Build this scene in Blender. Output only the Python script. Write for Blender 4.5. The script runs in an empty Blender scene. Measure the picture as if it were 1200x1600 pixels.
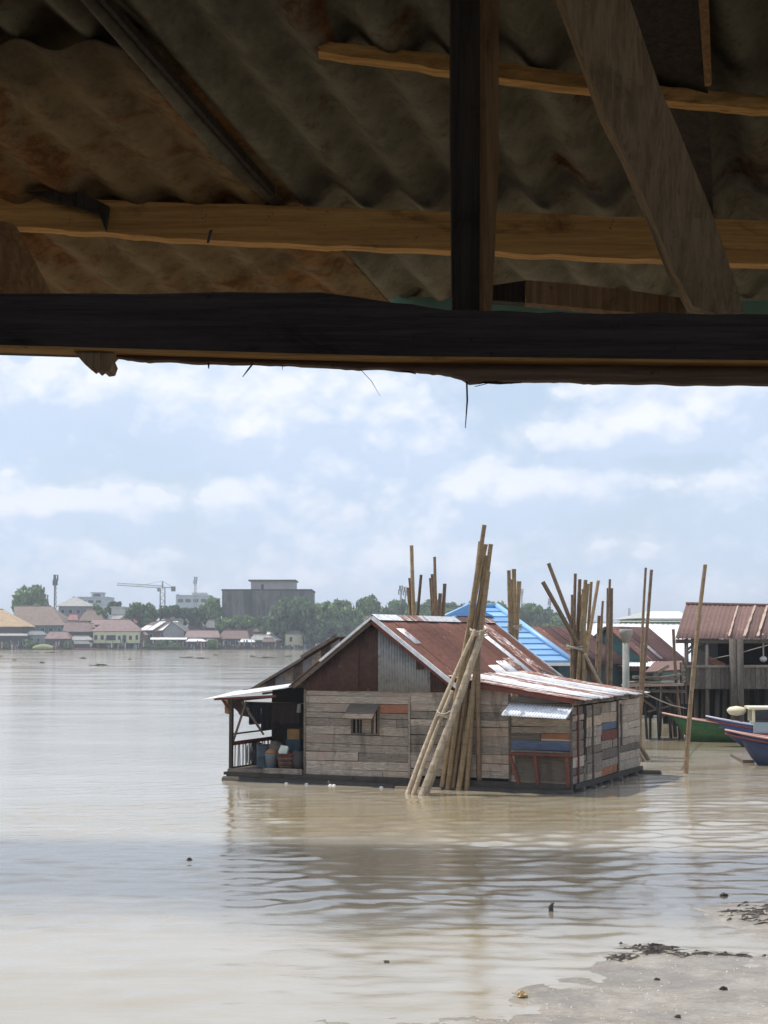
import bpy, math, random
import numpy as np
from mathutils import Vector, Matrix, noise as mnoise

random.seed(7)
rng = np.random.default_rng(7)
R = math.radians
S = bpy.context.scene
COL = S.collection

# ------------------------------------------------------------------ camera
F, HZ, CH = 2500.0, 997.0, 3.74           # focal length in photo pixels, horizon row, eye height
PITCH = math.atan((HZ - 800.0) / F)
cam_d = bpy.data.cameras.new('camera')
cam = bpy.data.objects.new('camera', cam_d); COL.objects.link(cam)
cam.location = (0, 0, CH); cam.rotation_euler = (math.pi / 2 + PITCH, 0, 0)
cam_d.sensor_fit = 'VERTICAL'; cam_d.sensor_height = 24.0; cam_d.lens = F / 1600.0 * 24.0
cam_d.clip_start = 0.05; cam_d.clip_end = 20000
S.camera = cam

# ------------------------------------------------------------------ sun, sky, exposure
SUN_EL, SUN_AZ = R(65), R(-66)            # azimuth from +Y towards +X
sd = Vector((math.sin(SUN_AZ) * math.cos(SUN_EL), math.cos(SUN_AZ) * math.cos(SUN_EL), math.sin(SUN_EL)))
sl = bpy.data.lights.new('sun', 'SUN'); sl.energy = 3.6; sl.angle = R(0.6); sl.color = (1.0, 0.95, 0.87)
so = bpy.data.objects.new('sun', sl); COL.objects.link(so)
so.location = (0, 0, 60); so.rotation_euler = sd.to_track_quat('Z', 'Y').to_euler()

W = bpy.data.worlds.new('World'); S.world = W; W.use_nodes = True
W.cycles.sampling_method = 'MANUAL'; W.cycles.sample_map_resolution = 256
def world_nodes():
    nt = W.node_tree; nt.nodes.clear(); N = nt.nodes.new; L = nt.links.new
    def math_(op, a, b=None, c=None, clamp=False):
        n = N('ShaderNodeMath'); n.operation = op; n.use_clamp = clamp
        for i, x in enumerate((a, b, c)):
            if x is None: continue
            if isinstance(x, (int, float)): n.inputs[i].default_value = x
            else: L(x, n.inputs[i])
        return n.outputs[0]
    def mixc(f, a, b):
        n = N('ShaderNodeMix'); n.data_type = 'RGBA'
        for s, x in ((0, f), (6, a), (7, b)):
            if isinstance(x, (int, float)): n.inputs[s].default_value = x
            elif isinstance(x, tuple): n.inputs[s].default_value = (*x, 1)
            else: L(x, n.inputs[s])
        return n.outputs[2]
    def ramp(x, lo, hi):
        n = N('ShaderNodeMapRange'); n.interpolation_type = 'SMOOTHSTEP'; L(x, n.inputs[0])
        n.inputs[1].default_value = lo; n.inputs[2].default_value = hi
        return n.outputs[0]
    sky = N('ShaderNodeTexSky'); sky.sky_type = 'NISHITA'; sky.sun_disc = False
    sky.sun_elevation = SUN_EL; sky.sun_rotation = SUN_AZ
    sky.air_density = 1.2; sky.dust_density = 2.0; sky.ozone_density = 1.5
    tc = N('ShaderNodeTexCoord'); sep = N('ShaderNodeSeparateXYZ'); L(tc.outputs['Generated'], sep.inputs[0])
    x, y, z = sep.outputs
    az = math_('ARCTAN2', x, y)
    el = math_('ARCSINE', z)
    # the same big cloud heads as in the photograph: (azimuth deg, elevation deg, half width, half height, weight)
    blobs = [(-12.6, 8.6, 2.4, .95, .30), (-8.6, 8.6, 2.2, 1.1, .22), (-4.6, 7.0, 2.1, 1.0, .30), (-2.4, 8.2, 2.6, 1.2, .24), (-9.6, 6.1, 3.4, .85, -.34),
             (-5.2, 5.0, 1.9, .75, .26), (-11.6, 4.75, 2.4, .42, .26), (0.8, 6.9, 1.9, 1.2, .16), (9.6, 7.35, 3.2, .8, .36), (5.2, 5.25, 2.3, .95, .34), (2.5, 5.2, .9, .8, .2),
             (11.6, 5.3, 2.0, .75, .26), (4.6, 8.3, 1.6, .7, -.2), (8.6, 6.2, 4.0, .3, -.16), (9.8, 3.9, 3.4, .45, -.12), (-7.8, 3.5, 3.2, .5, -.12), (12.9, 8.9, .8, .6, .3)]
    def noise(vec, scale, det, rough, dist=0.0):
        n = N('ShaderNodeTexNoise'); n.inputs['Scale'].default_value = scale; n.inputs['Detail'].default_value = det
        n.inputs['Roughness'].default_value = rough; n.inputs['Distortion'].default_value = dist; L(vec, n.inputs['Vector']); return n
    def mapped(off=(0, 0, 0), sc=(1, 1, 1.35)):
        m = N('ShaderNodeMapping'); L(tc.outputs['Generated'], m.inputs[0]); m.inputs['Scale'].default_value = sc; m.inputs['Location'].default_value = (off[0], off[1], off[2] * sc[2])
        return m.outputs[0]
    def field(du, dv, fine=True):
        """cloud density at a direction shifted by (du, dv) radians"""
        acc = None
        for a, e, w, h, k in blobs:
            dx = math_('DIVIDE', math_('SUBTRACT', az, R(a) - du), R(w)); dy = math_('DIVIDE', math_('SUBTRACT', el, R(e) - dv), R(h))
            d2 = math_('ADD', math_('MULTIPLY', dx, dx), math_('MULTIPLY', dy, dy))
            g = math_('MULTIPLY', math_('EXPONENT', math_('MULTIPLY', d2, -0.9)), k)
            acc = g if acc is None else math_('ADD', acc, g)
        v = mapped((du, 0, dv))
        wob = noise(v, 30.0, 4, .6); sc_ = N('ShaderNodeVectorMath'); sc_.operation = 'SCALE'; L(wob.outputs[1], sc_.inputs[0]); sc_.inputs[3].default_value = .028
        ad = N('ShaderNodeVectorMath'); L(v, ad.inputs[0]); L(sc_.outputs[0], ad.inputs[1])
        d = math_('ADD', noise(v, 6.0, 9, .56).outputs[0], acc)
        for scale, k in ((15.0, .34), (38.0, .24), (95.0, .12)):
            vo = N('ShaderNodeTexVoronoi'); vo.feature = 'F1'; vo.inputs['Scale'].default_value = scale; L(ad.outputs[0], vo.inputs['Vector'])
            d = math_('ADD', d, math_('MULTIPLY', math_('SUBTRACT', .45, vo.outputs['Distance']), k))
        return d
    d0 = field(0, 0); d1 = field(-.005, .011)
    cov = math_('ADD', math_('MULTIPLY', ramp(d0, .20, .38), .45), math_('MULTIPLY', ramp(d0, .38, .45), .5))
    soft = ramp(d0, .30, .62)
    lit = math_('MULTIPLY_ADD', math_('SUBTRACT', d0, d1), 3.2, .33, clamp=True)
    thick = ramp(d0, .6, 1.0)
    lit2 = math_('ADD', math_('MULTIPLY', lit, .8), math_('MULTIPLY', thick, .2), clamp=True)
    ccol = mixc(lit2, (5.2, 6.3, 8.0), (8.9, 8.95, 9.4))
    veil = ramp(noise(mapped((3, 1, 0), (1, 1, 2.6)), 5.0, 6, .5).outputs[0], .3, .7)
    base = mixc(math_('MULTIPLY_ADD', veil, .3, .6), sky.outputs[0], (5.2, 6.5, 8.5))
    hazeh = math_('MULTIPLY', math_('EXPONENT', math_('MULTIPLY', math_('ABSOLUTE', el), -1 / R(3.6))), .6)
    base = mixc(hazeh, base, (6.0, 7.2, 9.0))
    base = mixc(math_('MULTIPLY', soft, .55), base, (6.2, 7.0, 8.6))
    cfade = math_('MULTIPLY', cov, math_('SUBTRACT', .9, math_('MULTIPLY', hazeh, .9)))
    col = mixc(cfade, base, ccol)
    bg = N('ShaderNodeBackground'); bg.inputs[1].default_value = 0.1; L(col, bg.inputs[0])
    out = N('ShaderNodeOutputWorld'); L(bg.outputs[0], out.inputs[0])
world_nodes()

S.view_settings.view_transform = 'Standard'; S.view_settings.look = 'None'
S.view_settings.exposure = 0.31; S.view_settings.gamma = 1.0; S.view_settings.use_curve_mapping = False
S.render.engine = 'CYCLES'
S.cycles.use_denoising = True
S.cycles.max_bounces = 8; S.cycles.diffuse_bounces = 4; S.cycles.glossy_bounces = 3
S.cycles.volume_bounces = 0; S.cycles.caustics_reflective = False; S.cycles.caustics_refractive = False
S.cycles.sample_clamp_indirect = 6.0

# ------------------------------------------------------------------ pixel helpers (photo pixels -> world)
CP, SP = math.cos(PITCH), math.sin(PITCH)
EYE = Vector((0, 0, CH))
def ray(u, v):
    x, y = (u - 600.0) / F, (800.0 - v) / F
    return Vector((x, CP - y * SP, SP + y * CP))
def at(u, v, Y):
    d = ray(u, v); return EYE + d * (Y / d.y)
def on_water(u, v, z=0.0):
    d = ray(u, v); return EYE + d * ((z - CH) / d.z)

# ------------------------------------------------------------------ object helpers
def tag(o, label=None, cat=None, group=None, kind=None):
    if label: o['label'] = label
    if cat: o['category'] = cat
    if group: o['group'] = group
    if kind: o['kind'] = kind
    return o
def empty(name, loc, rz=0.0, label=None, cat=None, group=None):
    o = bpy.data.objects.new(name, None); COL.objects.link(o); o.location = loc; o.rotation_euler = (0, 0, rz)
    o.empty_display_size = .2
    return tag(o, label, cat, group)
def absloc(p):
    v = Vector((0, 0, 0))
    while p is not None:
        v = v + Vector(p.location); p = p.parent
    return v
def mk(name, verts, faces, mat, parent=None, world=False, smooth=False, solid=0.0, origin=None):
    """one mesh object, its origin at its middle; verts in the parent's frame, or in world axes when world=True (unrotated parents)"""
    V = np.array([tuple(v) for v in verts], dtype=float)
    base = np.array(absloc(parent)) if (world and parent is not None) else np.zeros(3)
    if (not world) and parent is not None and parent.parent is not None:      # verts given in the top thing's frame
        base = np.array(parent.location)
    c = (V.min(0) + V.max(0)) / 2 if origin is None else np.array(origin, dtype=float)
    me = bpy.data.meshes.new(name)
    me.from_pydata((V - c).tolist(), [], [list(f) for f in faces]); me.update()
    if mat is not None: me.materials.append(mat)
    if smooth: me.polygons.foreach_set('use_smooth', [True] * len(me.polygons))
    o = bpy.data.objects.new(name, me); COL.objects.link(o); o.parent = parent
    o.location = (c - base).tolist()
    if solid:
        m = o.modifiers.new('thickness', 'SOLIDIFY'); m.thickness = solid; m.offset = 0
    return o
BOXF = [(0, 3, 2, 1), (4, 5, 6, 7), (0, 1, 5, 4), (1, 2, 6, 5), (2, 3, 7, 6), (3, 0, 4, 7)]
def boxv(x0, x1, y0, y1, z0, z1):
    return [(x0, y0, z0), (x1, y0, z0), (x1, y1, z0), (x0, y1, z0), (x0, y0, z1), (x1, y0, z1), (x1, y1, z1), (x0, y1, z1)]
def box(name, x0, x1, y0, y1, z0, z1, mat, parent=None, world=False, jit=0.0):
    v = boxv(x0, x1, y0, y1, z0, z1)
    if jit: v = [(a + random.uniform(-jit, jit), b, c + random.uniform(-jit, jit)) for a, b, c in v]
    return mk(name, v, BOXF, mat, parent, world)
def prism(a, b, ax, az, wx, wz):
    """bar from a to b, half sizes wx along ax and wz along az"""
    a, b, ax, az = Vector(a), Vector(b), Vector(ax) * wx, Vector(az) * wz
    return [a - ax - az, a + ax - az, b + ax - az, b - ax - az, a - ax + az, a + ax + az, b + ax + az, b - ax + az]
def bar(name, a, b, w, h, mat, parent=None, world=False, up=(0, 0, 1), taper=1.0):
    a, b = Vector(a), Vector(b); d = (b - a).normalized(); up = Vector(up)
    if abs(d.dot(up)) > .97: up = Vector((0, 1, 0))
    s = d.cross(up).normalized(); t = s.cross(d).normalized()
    v = prism(a, b, s, t, w / 2, h / 2)
    if taper != 1.0:
        for i in (2, 3, 6, 7): v[i] = b + (v[i] - b) * taper
    return mk(name, v, BOXF, mat, parent, world)
def slab(name, q, th, mat, parent=None, world=False):
    q = [Vector(p) for p in q]; n = (q[1] - q[0]).cross(q[2] - q[0]).normalized()
    if n.z < 0: n = -n
    k = len(q); v = [p - n * th for p in q] + list(q)
    f = [tuple(range(k - 1, -1, -1)), tuple(range(k, 2 * k))] + [(i, (i + 1) % k, k + (i + 1) % k, k + i) for i in range(k)]
    return mk(name, v, f, mat, parent, world)
def tube_data(pts, rad, n=8, caps=True):
    V, Fc = [], []
    pts = [Vector(p) for p in pts]
    for i, p in enumerate(pts):
        d = (pts[min(i + 1, len(pts) - 1)] - pts[max(i - 1, 0)]).normalized()
        up = Vector((0, 0, 1)) if abs(d.z) < .9 else Vector((0, 1, 0))
        s = d.cross(up).normalized(); t = s.cross(d)
        for k in range(n):
            a = 2 * math.pi * k / n; V.append(p + (s * math.cos(a) + t * math.sin(a)) * rad[i])
    for i in range(len(pts) - 1):
        for k in range(n):
            Fc.append((i * n + k, i * n + (k + 1) % n, (i + 1) * n + (k + 1) % n, (i + 1) * n + k))
    if caps:
        Fc.append(tuple(range(n - 1, -1, -1))); Fc.append(tuple((len(pts) - 1) * n + k for k in range(n)))
    return V, Fc
def tube(name, pts, rad, mat, parent=None, world=False, n=8, smooth=True):
    if isinstance(rad, (int, float)): rad = [rad] * len(pts)
    V, Fc = tube_data(pts, rad, n); return mk(name, V, Fc, mat, parent, world, smooth)
def lathe(name, prof, c, mat, parent=None, world=False, n=16):
    V, Fc = [], []
    for r, z in prof:
        for k in range(n):
            a = 2 * math.pi * k / n; V.append((c[0] + r * math.cos(a), c[1] + r * math.sin(a), c[2] + z))
    for i in range(len(prof) - 1):
        for k in range(n): Fc.append((i * n + k, i * n + (k + 1) % n, (i + 1) * n + (k + 1) % n, (i + 1) * n + k))
    Fc.append(tuple(range(n - 1, -1, -1))); Fc.append(tuple((len(prof) - 1) * n + k for k in range(n)))
    return mk(name, V, Fc, mat, parent, world, True)
def corr(name, a, b, c, d, pitch, amp, mat, parent=None, world=False, rows=5, per=6, phase=0.0, ragged=0.0, sag=0.0, th=.004):
    """corrugated sheet: a-b is the edge across the waves, a-d the edge along them (a,b,c,d round the sheet)"""
    a, b, c, d = Vector(a), Vector(b), Vector(c), Vector(d)
    wv = max(1.0, (b - a).length / pitch); nu = int(wv * per) + 1
    nrm = (b - a).cross(d - a).normalized()
    if nrm.z < 0: nrm = -nrm
    V, Fc = [], []
    for j in range(rows):
        t = j / (rows - 1)
        for i in range(nu + 1):
            s = i / nu; p = a * (1 - s) * (1 - t) + b * s * (1 - t) + c * s * t + d * (1 - s) * t
            o = amp * math.sin(2 * math.pi * wv * s + phase) - sag * math.sin(math.pi * t)
            o += .3 * amp * mnoise.noise((s * 3.1 + phase, t * 2.3, phase * 1.7))
            if ragged and j in (0, rows - 1):
                p = p + (d - a).normalized() * ragged * mnoise.noise((s * 9, j, phase))
            V.append(p + nrm * o)
    for j in range(rows - 1):
        for i in range(nu): Fc.append((j * (nu + 1) + i, j * (nu + 1) + i + 1, (j + 1) * (nu + 1) + i + 1, (j + 1) * (nu + 1) + i))
    return mk(name, V, Fc, mat, parent, world, True, solid=th)

class Frame:
    """a vertical-axis frame: local x along a facade, y into the building, z up"""
    def __init__(s, o, rz): s.o = Vector((o[0], o[1], 0)); s.rz = rz; s.c, s.s = math.cos(rz), math.sin(rz)
    def loc(s, p):
        d = Vector(p) - s.o; return Vector((d.x * s.c + d.y * s.s, -d.x * s.s + d.y * s.c, d.z))
    def wor(s, p): return s.o + Vector((p[0] * s.c - p[1] * s.s, p[0] * s.s + p[1] * s.c, p[2]))
    def pix(s, axis, val, u, v):
        e = s.loc(EYE); d = s.loc(s.o + ray(u, v)); k = (val - e[axis]) / d[axis]; return e + d * k

# ------------------------------------------------------------------ materials
class NT:
    def __init__(s, name):
        s.m = bpy.data.materials.new(name); s.m.use_nodes = True; s.t = s.m.node_tree; s.t.nodes.clear()
        s.out = s.t.nodes.new('ShaderNodeOutputMaterial'); s.b = s.t.nodes.new('ShaderNodeBsdfPrincipled')
        s.t.links.new(s.b.outputs[0], s.out.inputs[0]); s.tc = s.t.nodes.new('ShaderNodeTexCoord')
    def N(s, k): return s.t.nodes.new('ShaderNode' + k)
    def put(s, inp, x):
        if isinstance(x, (int, float)): inp.default_value = x
        elif isinstance(x, tuple): inp.default_value = (*x, 1) if len(x) == 3 and inp.type == 'RGBA' else x
        else: s.t.links.new(x, inp)
    def math(s, op, a, b=0.0, clamp=False):
        n = s.N('Math'); n.operation = op; n.use_clamp = clamp; s.put(n.inputs[0], a); s.put(n.inputs[1], b); return n.outputs[0]
    def mix(s, f, a, b, mode='MIX'):
        n = s.N('Mix'); n.data_type = 'RGBA'; n.blend_type = mode; s.put(n.inputs[0], f); s.put(n.inputs[6], a); s.put(n.inputs[7], b); return n.outputs[2]
    def coord(s, scale=(1, 1, 1), which='Object', rnd=True):
        m = s.N('Mapping'); s.put(m.inputs[0], s.tc.outputs[which]); m.inputs['Scale'].default_value = scale
        if rnd and which == 'Object':
            oi = s.N('ObjectInfo'); c = s.N('CombineXYZ'); k = s.math('MULTIPLY', oi.outputs['Random'], 57.0)
            for i in range(3): s.put(c.inputs[i], k)
            s.put(m.inputs['Location'], c.outputs[0])
        return m.outputs[0]
    def noise(s, vec, scale=5.0, det=4.0, rough=.55, dist=0.0):
        n = s.N('TexNoise'); s.put(n.inputs['Vector'], vec)
        for k, x in (('Scale', scale), ('Detail', det), ('Roughness', rough), ('Distortion', dist)): n.inputs[k].default_value = x
        return n.outputs[0]
    def ramp(s, x, lo, hi, a=0.0, b=1.0):
        n = s.N('MapRange'); n.interpolation_type = 'SMOOTHSTEP'; s.put(n.inputs[0], x)
        for i, k in enumerate((lo, hi, a, b)): n.inputs[i + 1].default_value = k
        return n.outputs[0]
    def rnd(s): return s.N('ObjectInfo').outputs['Random']
    def bump(s, h, dist=.01, st=1.0, nrm=None):
        n = s.N('Bump'); s.put(n.inputs['Height'], h); n.inputs['Distance'].default_value = dist; n.inputs['Strength'].default_value = st
        if nrm is not None: s.put(n.inputs['Normal'], nrm)
        return n.outputs[0]
    def set(s, **k):
        for a, x in k.items(): s.put(s.b.inputs[{'color': 'Base Color', 'rough': 'Roughness', 'metal': 'Metallic', 'normal': 'Normal', 'spec': 'Specular IOR Level', 'ior': 'IOR', 'alpha': 'Alpha', 'emit': 'Emission Color', 'emits': 'Emission Strength'}[a]], x)
        return s.m

def wood(name, c0, c1, c2=None, grain=(2.2, 30, 30), var=.35, rough=.85, stain=.35, bump=.004):
    n = NT(name); g = n.noise(n.coord(grain), 1.6, 6, .62, .3); big = n.noise(n.coord((1.2, 2.5, 2.5)), 1.3, 3, .5)
    c = n.mix(n.ramp(g, .3, .72), c0, c1)
    if c2: c = n.mix(n.ramp(big, .48, .72), c, c2)
    c = n.mix(n.ramp(n.noise(n.coord((3, 6, 6)), 2.0, 5, .6), .58, .78, 0, stain), c, tuple(x * .35 for x in c0))
    geo = n.N('NewGeometry'); mp = n.N('Mapping'); n.put(mp.inputs[0], geo.outputs['Position']); mp.inputs['Scale'].default_value = (2.6, 2.6, .7)   # dirt runs across neighbouring boards
    c = n.mix(n.ramp(n.noise(mp.outputs[0], 1.0, 6, .65, .5), .50, .72, 0, .62), c, tuple(x * .4 for x in c0)); c = n.mix(n.ramp(n.noise(n.coord((5, 60, 60)), 3.0, 3, .6), .60, .70, 0, .5), c, tuple(x * .3 for x in c0))
    v = n.math('ADD', n.math('MULTIPLY', n.rnd(), 2 * var), 1 - var)
    c = n.mix(1.0, c, n.N('CombineColor').outputs[0], 'MULTIPLY')
    cc = [k for k in n.t.nodes if k.bl_idname == 'ShaderNodeCombineColor'][-1]
    for i in range(3): n.put(cc.inputs[i], v)
    return n.set(color=c, rough=rough, normal=n.bump(g, bump), spec=.25)
def near_wood(name, c0, c1, vertical=False, spots=.8):
    """old sawn timber seen from close by: long grain, saw marks, knots, soot"""
    n = NT(name); ax = (lambda a, b: (b, b, a) if vertical else (a, b, b))
    g = n.noise(n.coord(ax(1.6, 46)), 1.5, 7, .68, .5); f = n.noise(n.coord(ax(9, 160)), 1.4, 4, .6); k = n.noise(n.coord(ax(2.2, 5)), 1.6, 6, .68, .8); s = n.noise(n.coord(ax(14, 14)), 2.0, 5, .7)
    c = n.mix(n.ramp(g, .32, .68), c0, c1); c = n.mix(n.ramp(f, .5, .75, 0, .45), c, tuple(x * .5 for x in c0))
    c = n.mix(n.ramp(k, .52, .74, 0, spots), c, tuple(x * .22 for x in c0)); c = n.mix(n.ramp(s, .62, .74, 0, .7), c, tuple(x * .3 for x in c0))
    v = n.math('ADD', n.math('MULTIPLY', n.rnd(), .3), .85); cc = n.N('CombineColor')
    for i in range(3): n.put(cc.inputs[i], v)
    h = n.math('ADD', g, n.math('MULTIPLY', s, .8))
    return n.set(color=n.mix(1.0, c, cc.outputs[0], 'MULTIPLY'), rough=.85, normal=n.bump(h, .008, .9), spec=.2)
def old_sheet(name, base, mould, rust, amount):
    n = NT(name); a = n.noise(n.coord((1.1, 1.1, 1.1)), 2.0, 7, .66, .7); b = n.noise(n.coord((1, 1, 1)), 13, 7, .7); s = n.noise(n.coord((1, 1, 1)), 60, 3, .6); d = n.noise(n.coord((2.6, .8, 2.6)), 2.4, 6, .65)
    c = n.mix(n.ramp(b, .35, .7), base, tuple(x * .62 for x in base)); c = n.mix(n.ramp(d, .5, .72, 0, .85), c, mould)
    c = n.mix(n.ramp(n.math('ADD', n.math('MULTIPLY', a, .75), n.math('MULTIPLY', b, .25)), .66 - .3 * amount, .76 - .3 * amount), c, n.mix(n.ramp(b, .38, .66), rust, tuple(x * .4 for x in rust)))
    c = n.mix(n.ramp(s, .6, .72, 0, .5), c, tuple(x * .3 for x in base)); v = n.math('ADD', n.math('MULTIPLY', n.rnd(), .4), .8); cc = n.N('CombineColor')
    for i in range(3): n.put(cc.inputs[i], v)
    return n.set(color=n.mix(1.0, c, cc.outputs[0], 'MULTIPLY'), rough=.9, normal=n.bump(n.math('ADD', b, n.math('MULTIPLY', s, .4)), .006, .8), spec=.15)
def plain(name, c, rough=.7, var=.15, ns=3.0, metal=0.0, dark=.5, spec=.3, bump=0.0):
    n = NT(name); f = n.noise(n.coord(), ns, 5, .6)
    k = n.mix(n.ramp(f, .4, .75, 0, dark), c, tuple(x * .55 for x in c))
    v = n.math('ADD', n.math('MULTIPLY', n.rnd(), 2 * var), 1 - var); cc = n.N('CombineColor')
    for i in range(3): n.put(cc.inputs[i], v)
    k = n.mix(1.0, k, cc.outputs[0], 'MULTIPLY')
    kw = dict(color=k, rough=rough, metal=metal, spec=spec)
    if bump: kw['normal'] = n.bump(f, bump)
    return n.set(**kw)
def sheet_metal(name, zinc, rust, amount, streak=(1.2, 1.2, 1.2), metal=.25, rough=.5, rust2=None, fine=7.0):
    """galvanised sheet with rust: amount 0 clean .. 1 all rust"""
    n = NT(name); a = n.noise(n.coord(streak), 2.2, 6, .62, .4); b = n.noise(n.coord(), fine, 5, .65)
    f = n.ramp(n.math('ADD', n.math('MULTIPLY', a, .7), n.math('MULTIPLY', b, .3)), .68 - .42 * amount, .80 - .42 * amount)
    r = n.mix(n.ramp(n.noise(n.coord((2, 2, 2)), 4.0, 5, .6), .35, .7), rust, rust2 or tuple(x * .5 for x in rust))
    z = n.mix(n.ramp(b, .35, .7), zinc, tuple(x * .72 for x in zinc))
    c = n.mix(f, z, r); v = n.math('ADD', n.math('MULTIPLY', n.rnd(), .4), .8); cc = n.N('CombineColor')
    for i in range(3): n.put(cc.inputs[i], v)
    c = n.mix(1.0, c, cc.outputs[0], 'MULTIPLY')
    return n.set(color=c, rough=n.ramp(f, 0, 1, rough, .9), metal=n.ramp(f, 0, 1, metal, 0.0), normal=n.bump(b, .003, .5), spec=.35)

M = {}
M['plank'] = wood('weathered_plank', (.175, .142, .115), (.42, .365, .305), (.29, .22, .185), grain=(3.0, 46, 46), var=.34, stain=.6)
M['plank_mid'] = wood('brown_grey_plank', (.10, .083, .068), (.21, .178, .15), grain=(30, 30, 3), var=.3, stain=.5)
M['plank_dark'] = wood('dark_plank', (.09, .072, .058), (.17, .14, .115), var=.3)
M['plank_orange'] = wood('orange_plank', (.24, .10, .055), (.34, .155, .09), var=.1)
M['plank_blue'] = wood('blue_painted_plank', (.07, .095, .15), (.12, .155, .22), var=.1)
M['plank_red'] = wood('red_painted_plank', (.12, .04, .03), (.2, .068, .05), var=.2)
M['plank_tan'] = wood('tan_plank', (.30, .225, .165), (.44, .35, .27), var=.25)
for k_, a_ in dict(plank=((.175, .142, .115), (.42, .365, .305), (.29, .22, .185), .34), plank_dark=((.09, .072, .058), (.17, .14, .115), None, .3), plank_mid=((.11, .09, .073), (.235, .2, .165), None, .3), plank_orange=((.24, .10, .055), (.34, .155, .09), None, .1),
                   plank_blue=((.07, .095, .15), (.12, .155, .22), None, .1), plank_red=((.12, .04, .03), (.2, .068, .05), None, .2), plank_tan=((.30, .225, .165), (.44, .35, .27), None, .25)).items():
    M[k_ + '_y'] = wood(k_ + '_lengthwise', a_[0], a_[1], a_[2], grain=(46, 3.0, 46), var=a_[3], stain=.6)      # boards that run along y
M['plank_green'] = plain('pale_green_paint', (.22, .40, .33), .8)
M['void'] = plain('shade_backing', (.016, .014, .012), .95, dark=.2)  # near-black, stands in for unlit interiors and gaps
M['raft'] = wood('wet_raft_log', (.03, .026, .022), (.07, .058, .047), var=.3, rough=.6)
M['rust'] = sheet_metal('rusted_roof_sheet', (.42, .36, .33), (.185, .082, .058), .93, (.9, .9, .9), rust2=(.12, .052, .04))
M['rust_dark'] = sheet_metal('dark_rusted_sheet', (.30, .26, .25), (.088, .045, .036), .95, rust2=(.055, .03, .025))
M['rust_mix'] = sheet_metal('half_rusted_roof_sheet', (.72, .66, .64), (.25, .12, .085), .66, (.55, 2.6, 2.6), rough=.55, rust2=(.16, .07, .05))
M['zinc'] = sheet_metal('zinc_roof_sheet', (.78, .77, .77), (.34, .2, .16), .38, (.5, 2.6, 2.6), rough=.45)
M['zinc_grey'] = sheet_metal('grey_zinc_sheet', (.27, .275, .28), (.16, .12, .10), .28, (3, 3, .6), metal=.1, rough=.6)
M['white_metal'] = sheet_metal('white_metal_roof', (.82, .83, .85), (.5, .42, .38), .1, rough=.45, metal=.05)
M['brown_roof'] = sheet_metal('brown_shed_roof', (.30, .22, .195), (.165, .098, .083), .9, rust2=(.13, .075, .065))
M['dark_metal'] = plain('dark_metal', (.03, .03, .032), .5)
M['white'] = plain('white_paint', (.78, .77, .74), .6, dark=.25)
M['cream'] = plain('cream_paint', (.70, .62, .45), .6, dark=.25)
M['rope'] = plain('grey_rope', (.30, .27, .22), .9)
M['tie'] = plain('pale_rope_tie', (.42, .37, .29), .9)
M['glass'] = plain('dark_window', (.02, .024, .03), .15, dark=.1, spec=.5)

def bamboo_mat(name, c0, c1, low):
    n = NT(name); sep = n.N('SeparateXYZ'); n.put(sep.inputs[0], n.tc.outputs['Object'])
    g = n.noise(n.coord((9, 9, 1.1)), 2.4, 5, .6); c = n.mix(n.ramp(g, .3, .7), c0, c1)
    c = n.mix(n.ramp(n.noise(n.coord((4, 4, .8)), 1.5, 4, .6), .52, .72, 0, .75), c, low)
    w = n.N('TexWave'); w.bands_direction = 'Z'; w.inputs['Scale'].default_value = .9; w.inputs['Distortion'].default_value = .2; n.put(w.inputs['Vector'], n.coord())
    c = n.mix(n.ramp(w.outputs[0], .95, .995, 0, .3), c, tuple(x * .4 for x in c0))
    v = n.math('ADD', n.math('MULTIPLY', n.rnd(), .5), .75); cc = n.N('CombineColor')
    for i in range(3): n.put(cc.inputs[i], v)
    return n.set(color=n.mix(1.0, c, cc.outputs[0], 'MULTIPLY'), rough=.6, spec=.35)
M['bamboo'] = bamboo_mat('tan_bamboo', (.23, .155, .08), (.35, .25, .135), (.21, .17, .13))
M['bamboo_grey'] = bamboo_mat('grey_bamboo', (.31, .24, .165), (.46, .375, .27), (.2, .15, .11))
M['bamboo_mid'] = bamboo_mat('weathered_bamboo', (.19, .125, .07), (.28, .19, .11), (.15, .11, .08))
M['bamboo_dark'] = bamboo_mat('brown_bamboo', (.14, .09, .055), (.24, .16, .095), (.10, .075, .055))

def leaf_mat(name, c0, c1):
    n = NT(name); g = n.N('NewGeometry'); f = n.noise(n.coord((.25, .25, .25)), 1.5, 3)
    k = n.math('ADD', n.math('MULTIPLY', f, .6), n.math('MULTIPLY', g.outputs['Random Per Island'], .55))
    c = n.mix(n.ramp(k, .25, .85), c0, c1); v = n.math('ADD', n.math('MULTIPLY', n.rnd(), .5), .75); cc = n.N('CombineColor')
    for i in range(3): n.put(cc.inputs[i], v)
    n.set(color=n.mix(1.0, c, cc.outputs[0], 'MULTIPLY'), rough=.7, spec=.2)
    tr = n.N('BsdfTranslucent'); n.put(tr.inputs[0], c); ms = n.N('MixShader'); ms.inputs[0].default_value = .25
    n.t.links.new(n.b.outputs[0], ms.inputs[1]); n.t.links.new(tr.outputs[0], ms.inputs[2]); n.t.links.new(ms.outputs[0], n.out.inputs[0])
    return n.m
M['leaf'] = leaf_mat('green_leaves', (.075, .13, .05), (.2, .28, .12))
M['leaf_dark'] = leaf_mat('dark_leaves', (.05, .085, .045), (.125, .18, .095))
M['leaf_lime'] = leaf_mat('lime_water_plants', (.09, .16, .035), (.18, .26, .07))
M['bark'] = plain('bark', (.10, .08, .06), .9)

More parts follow.
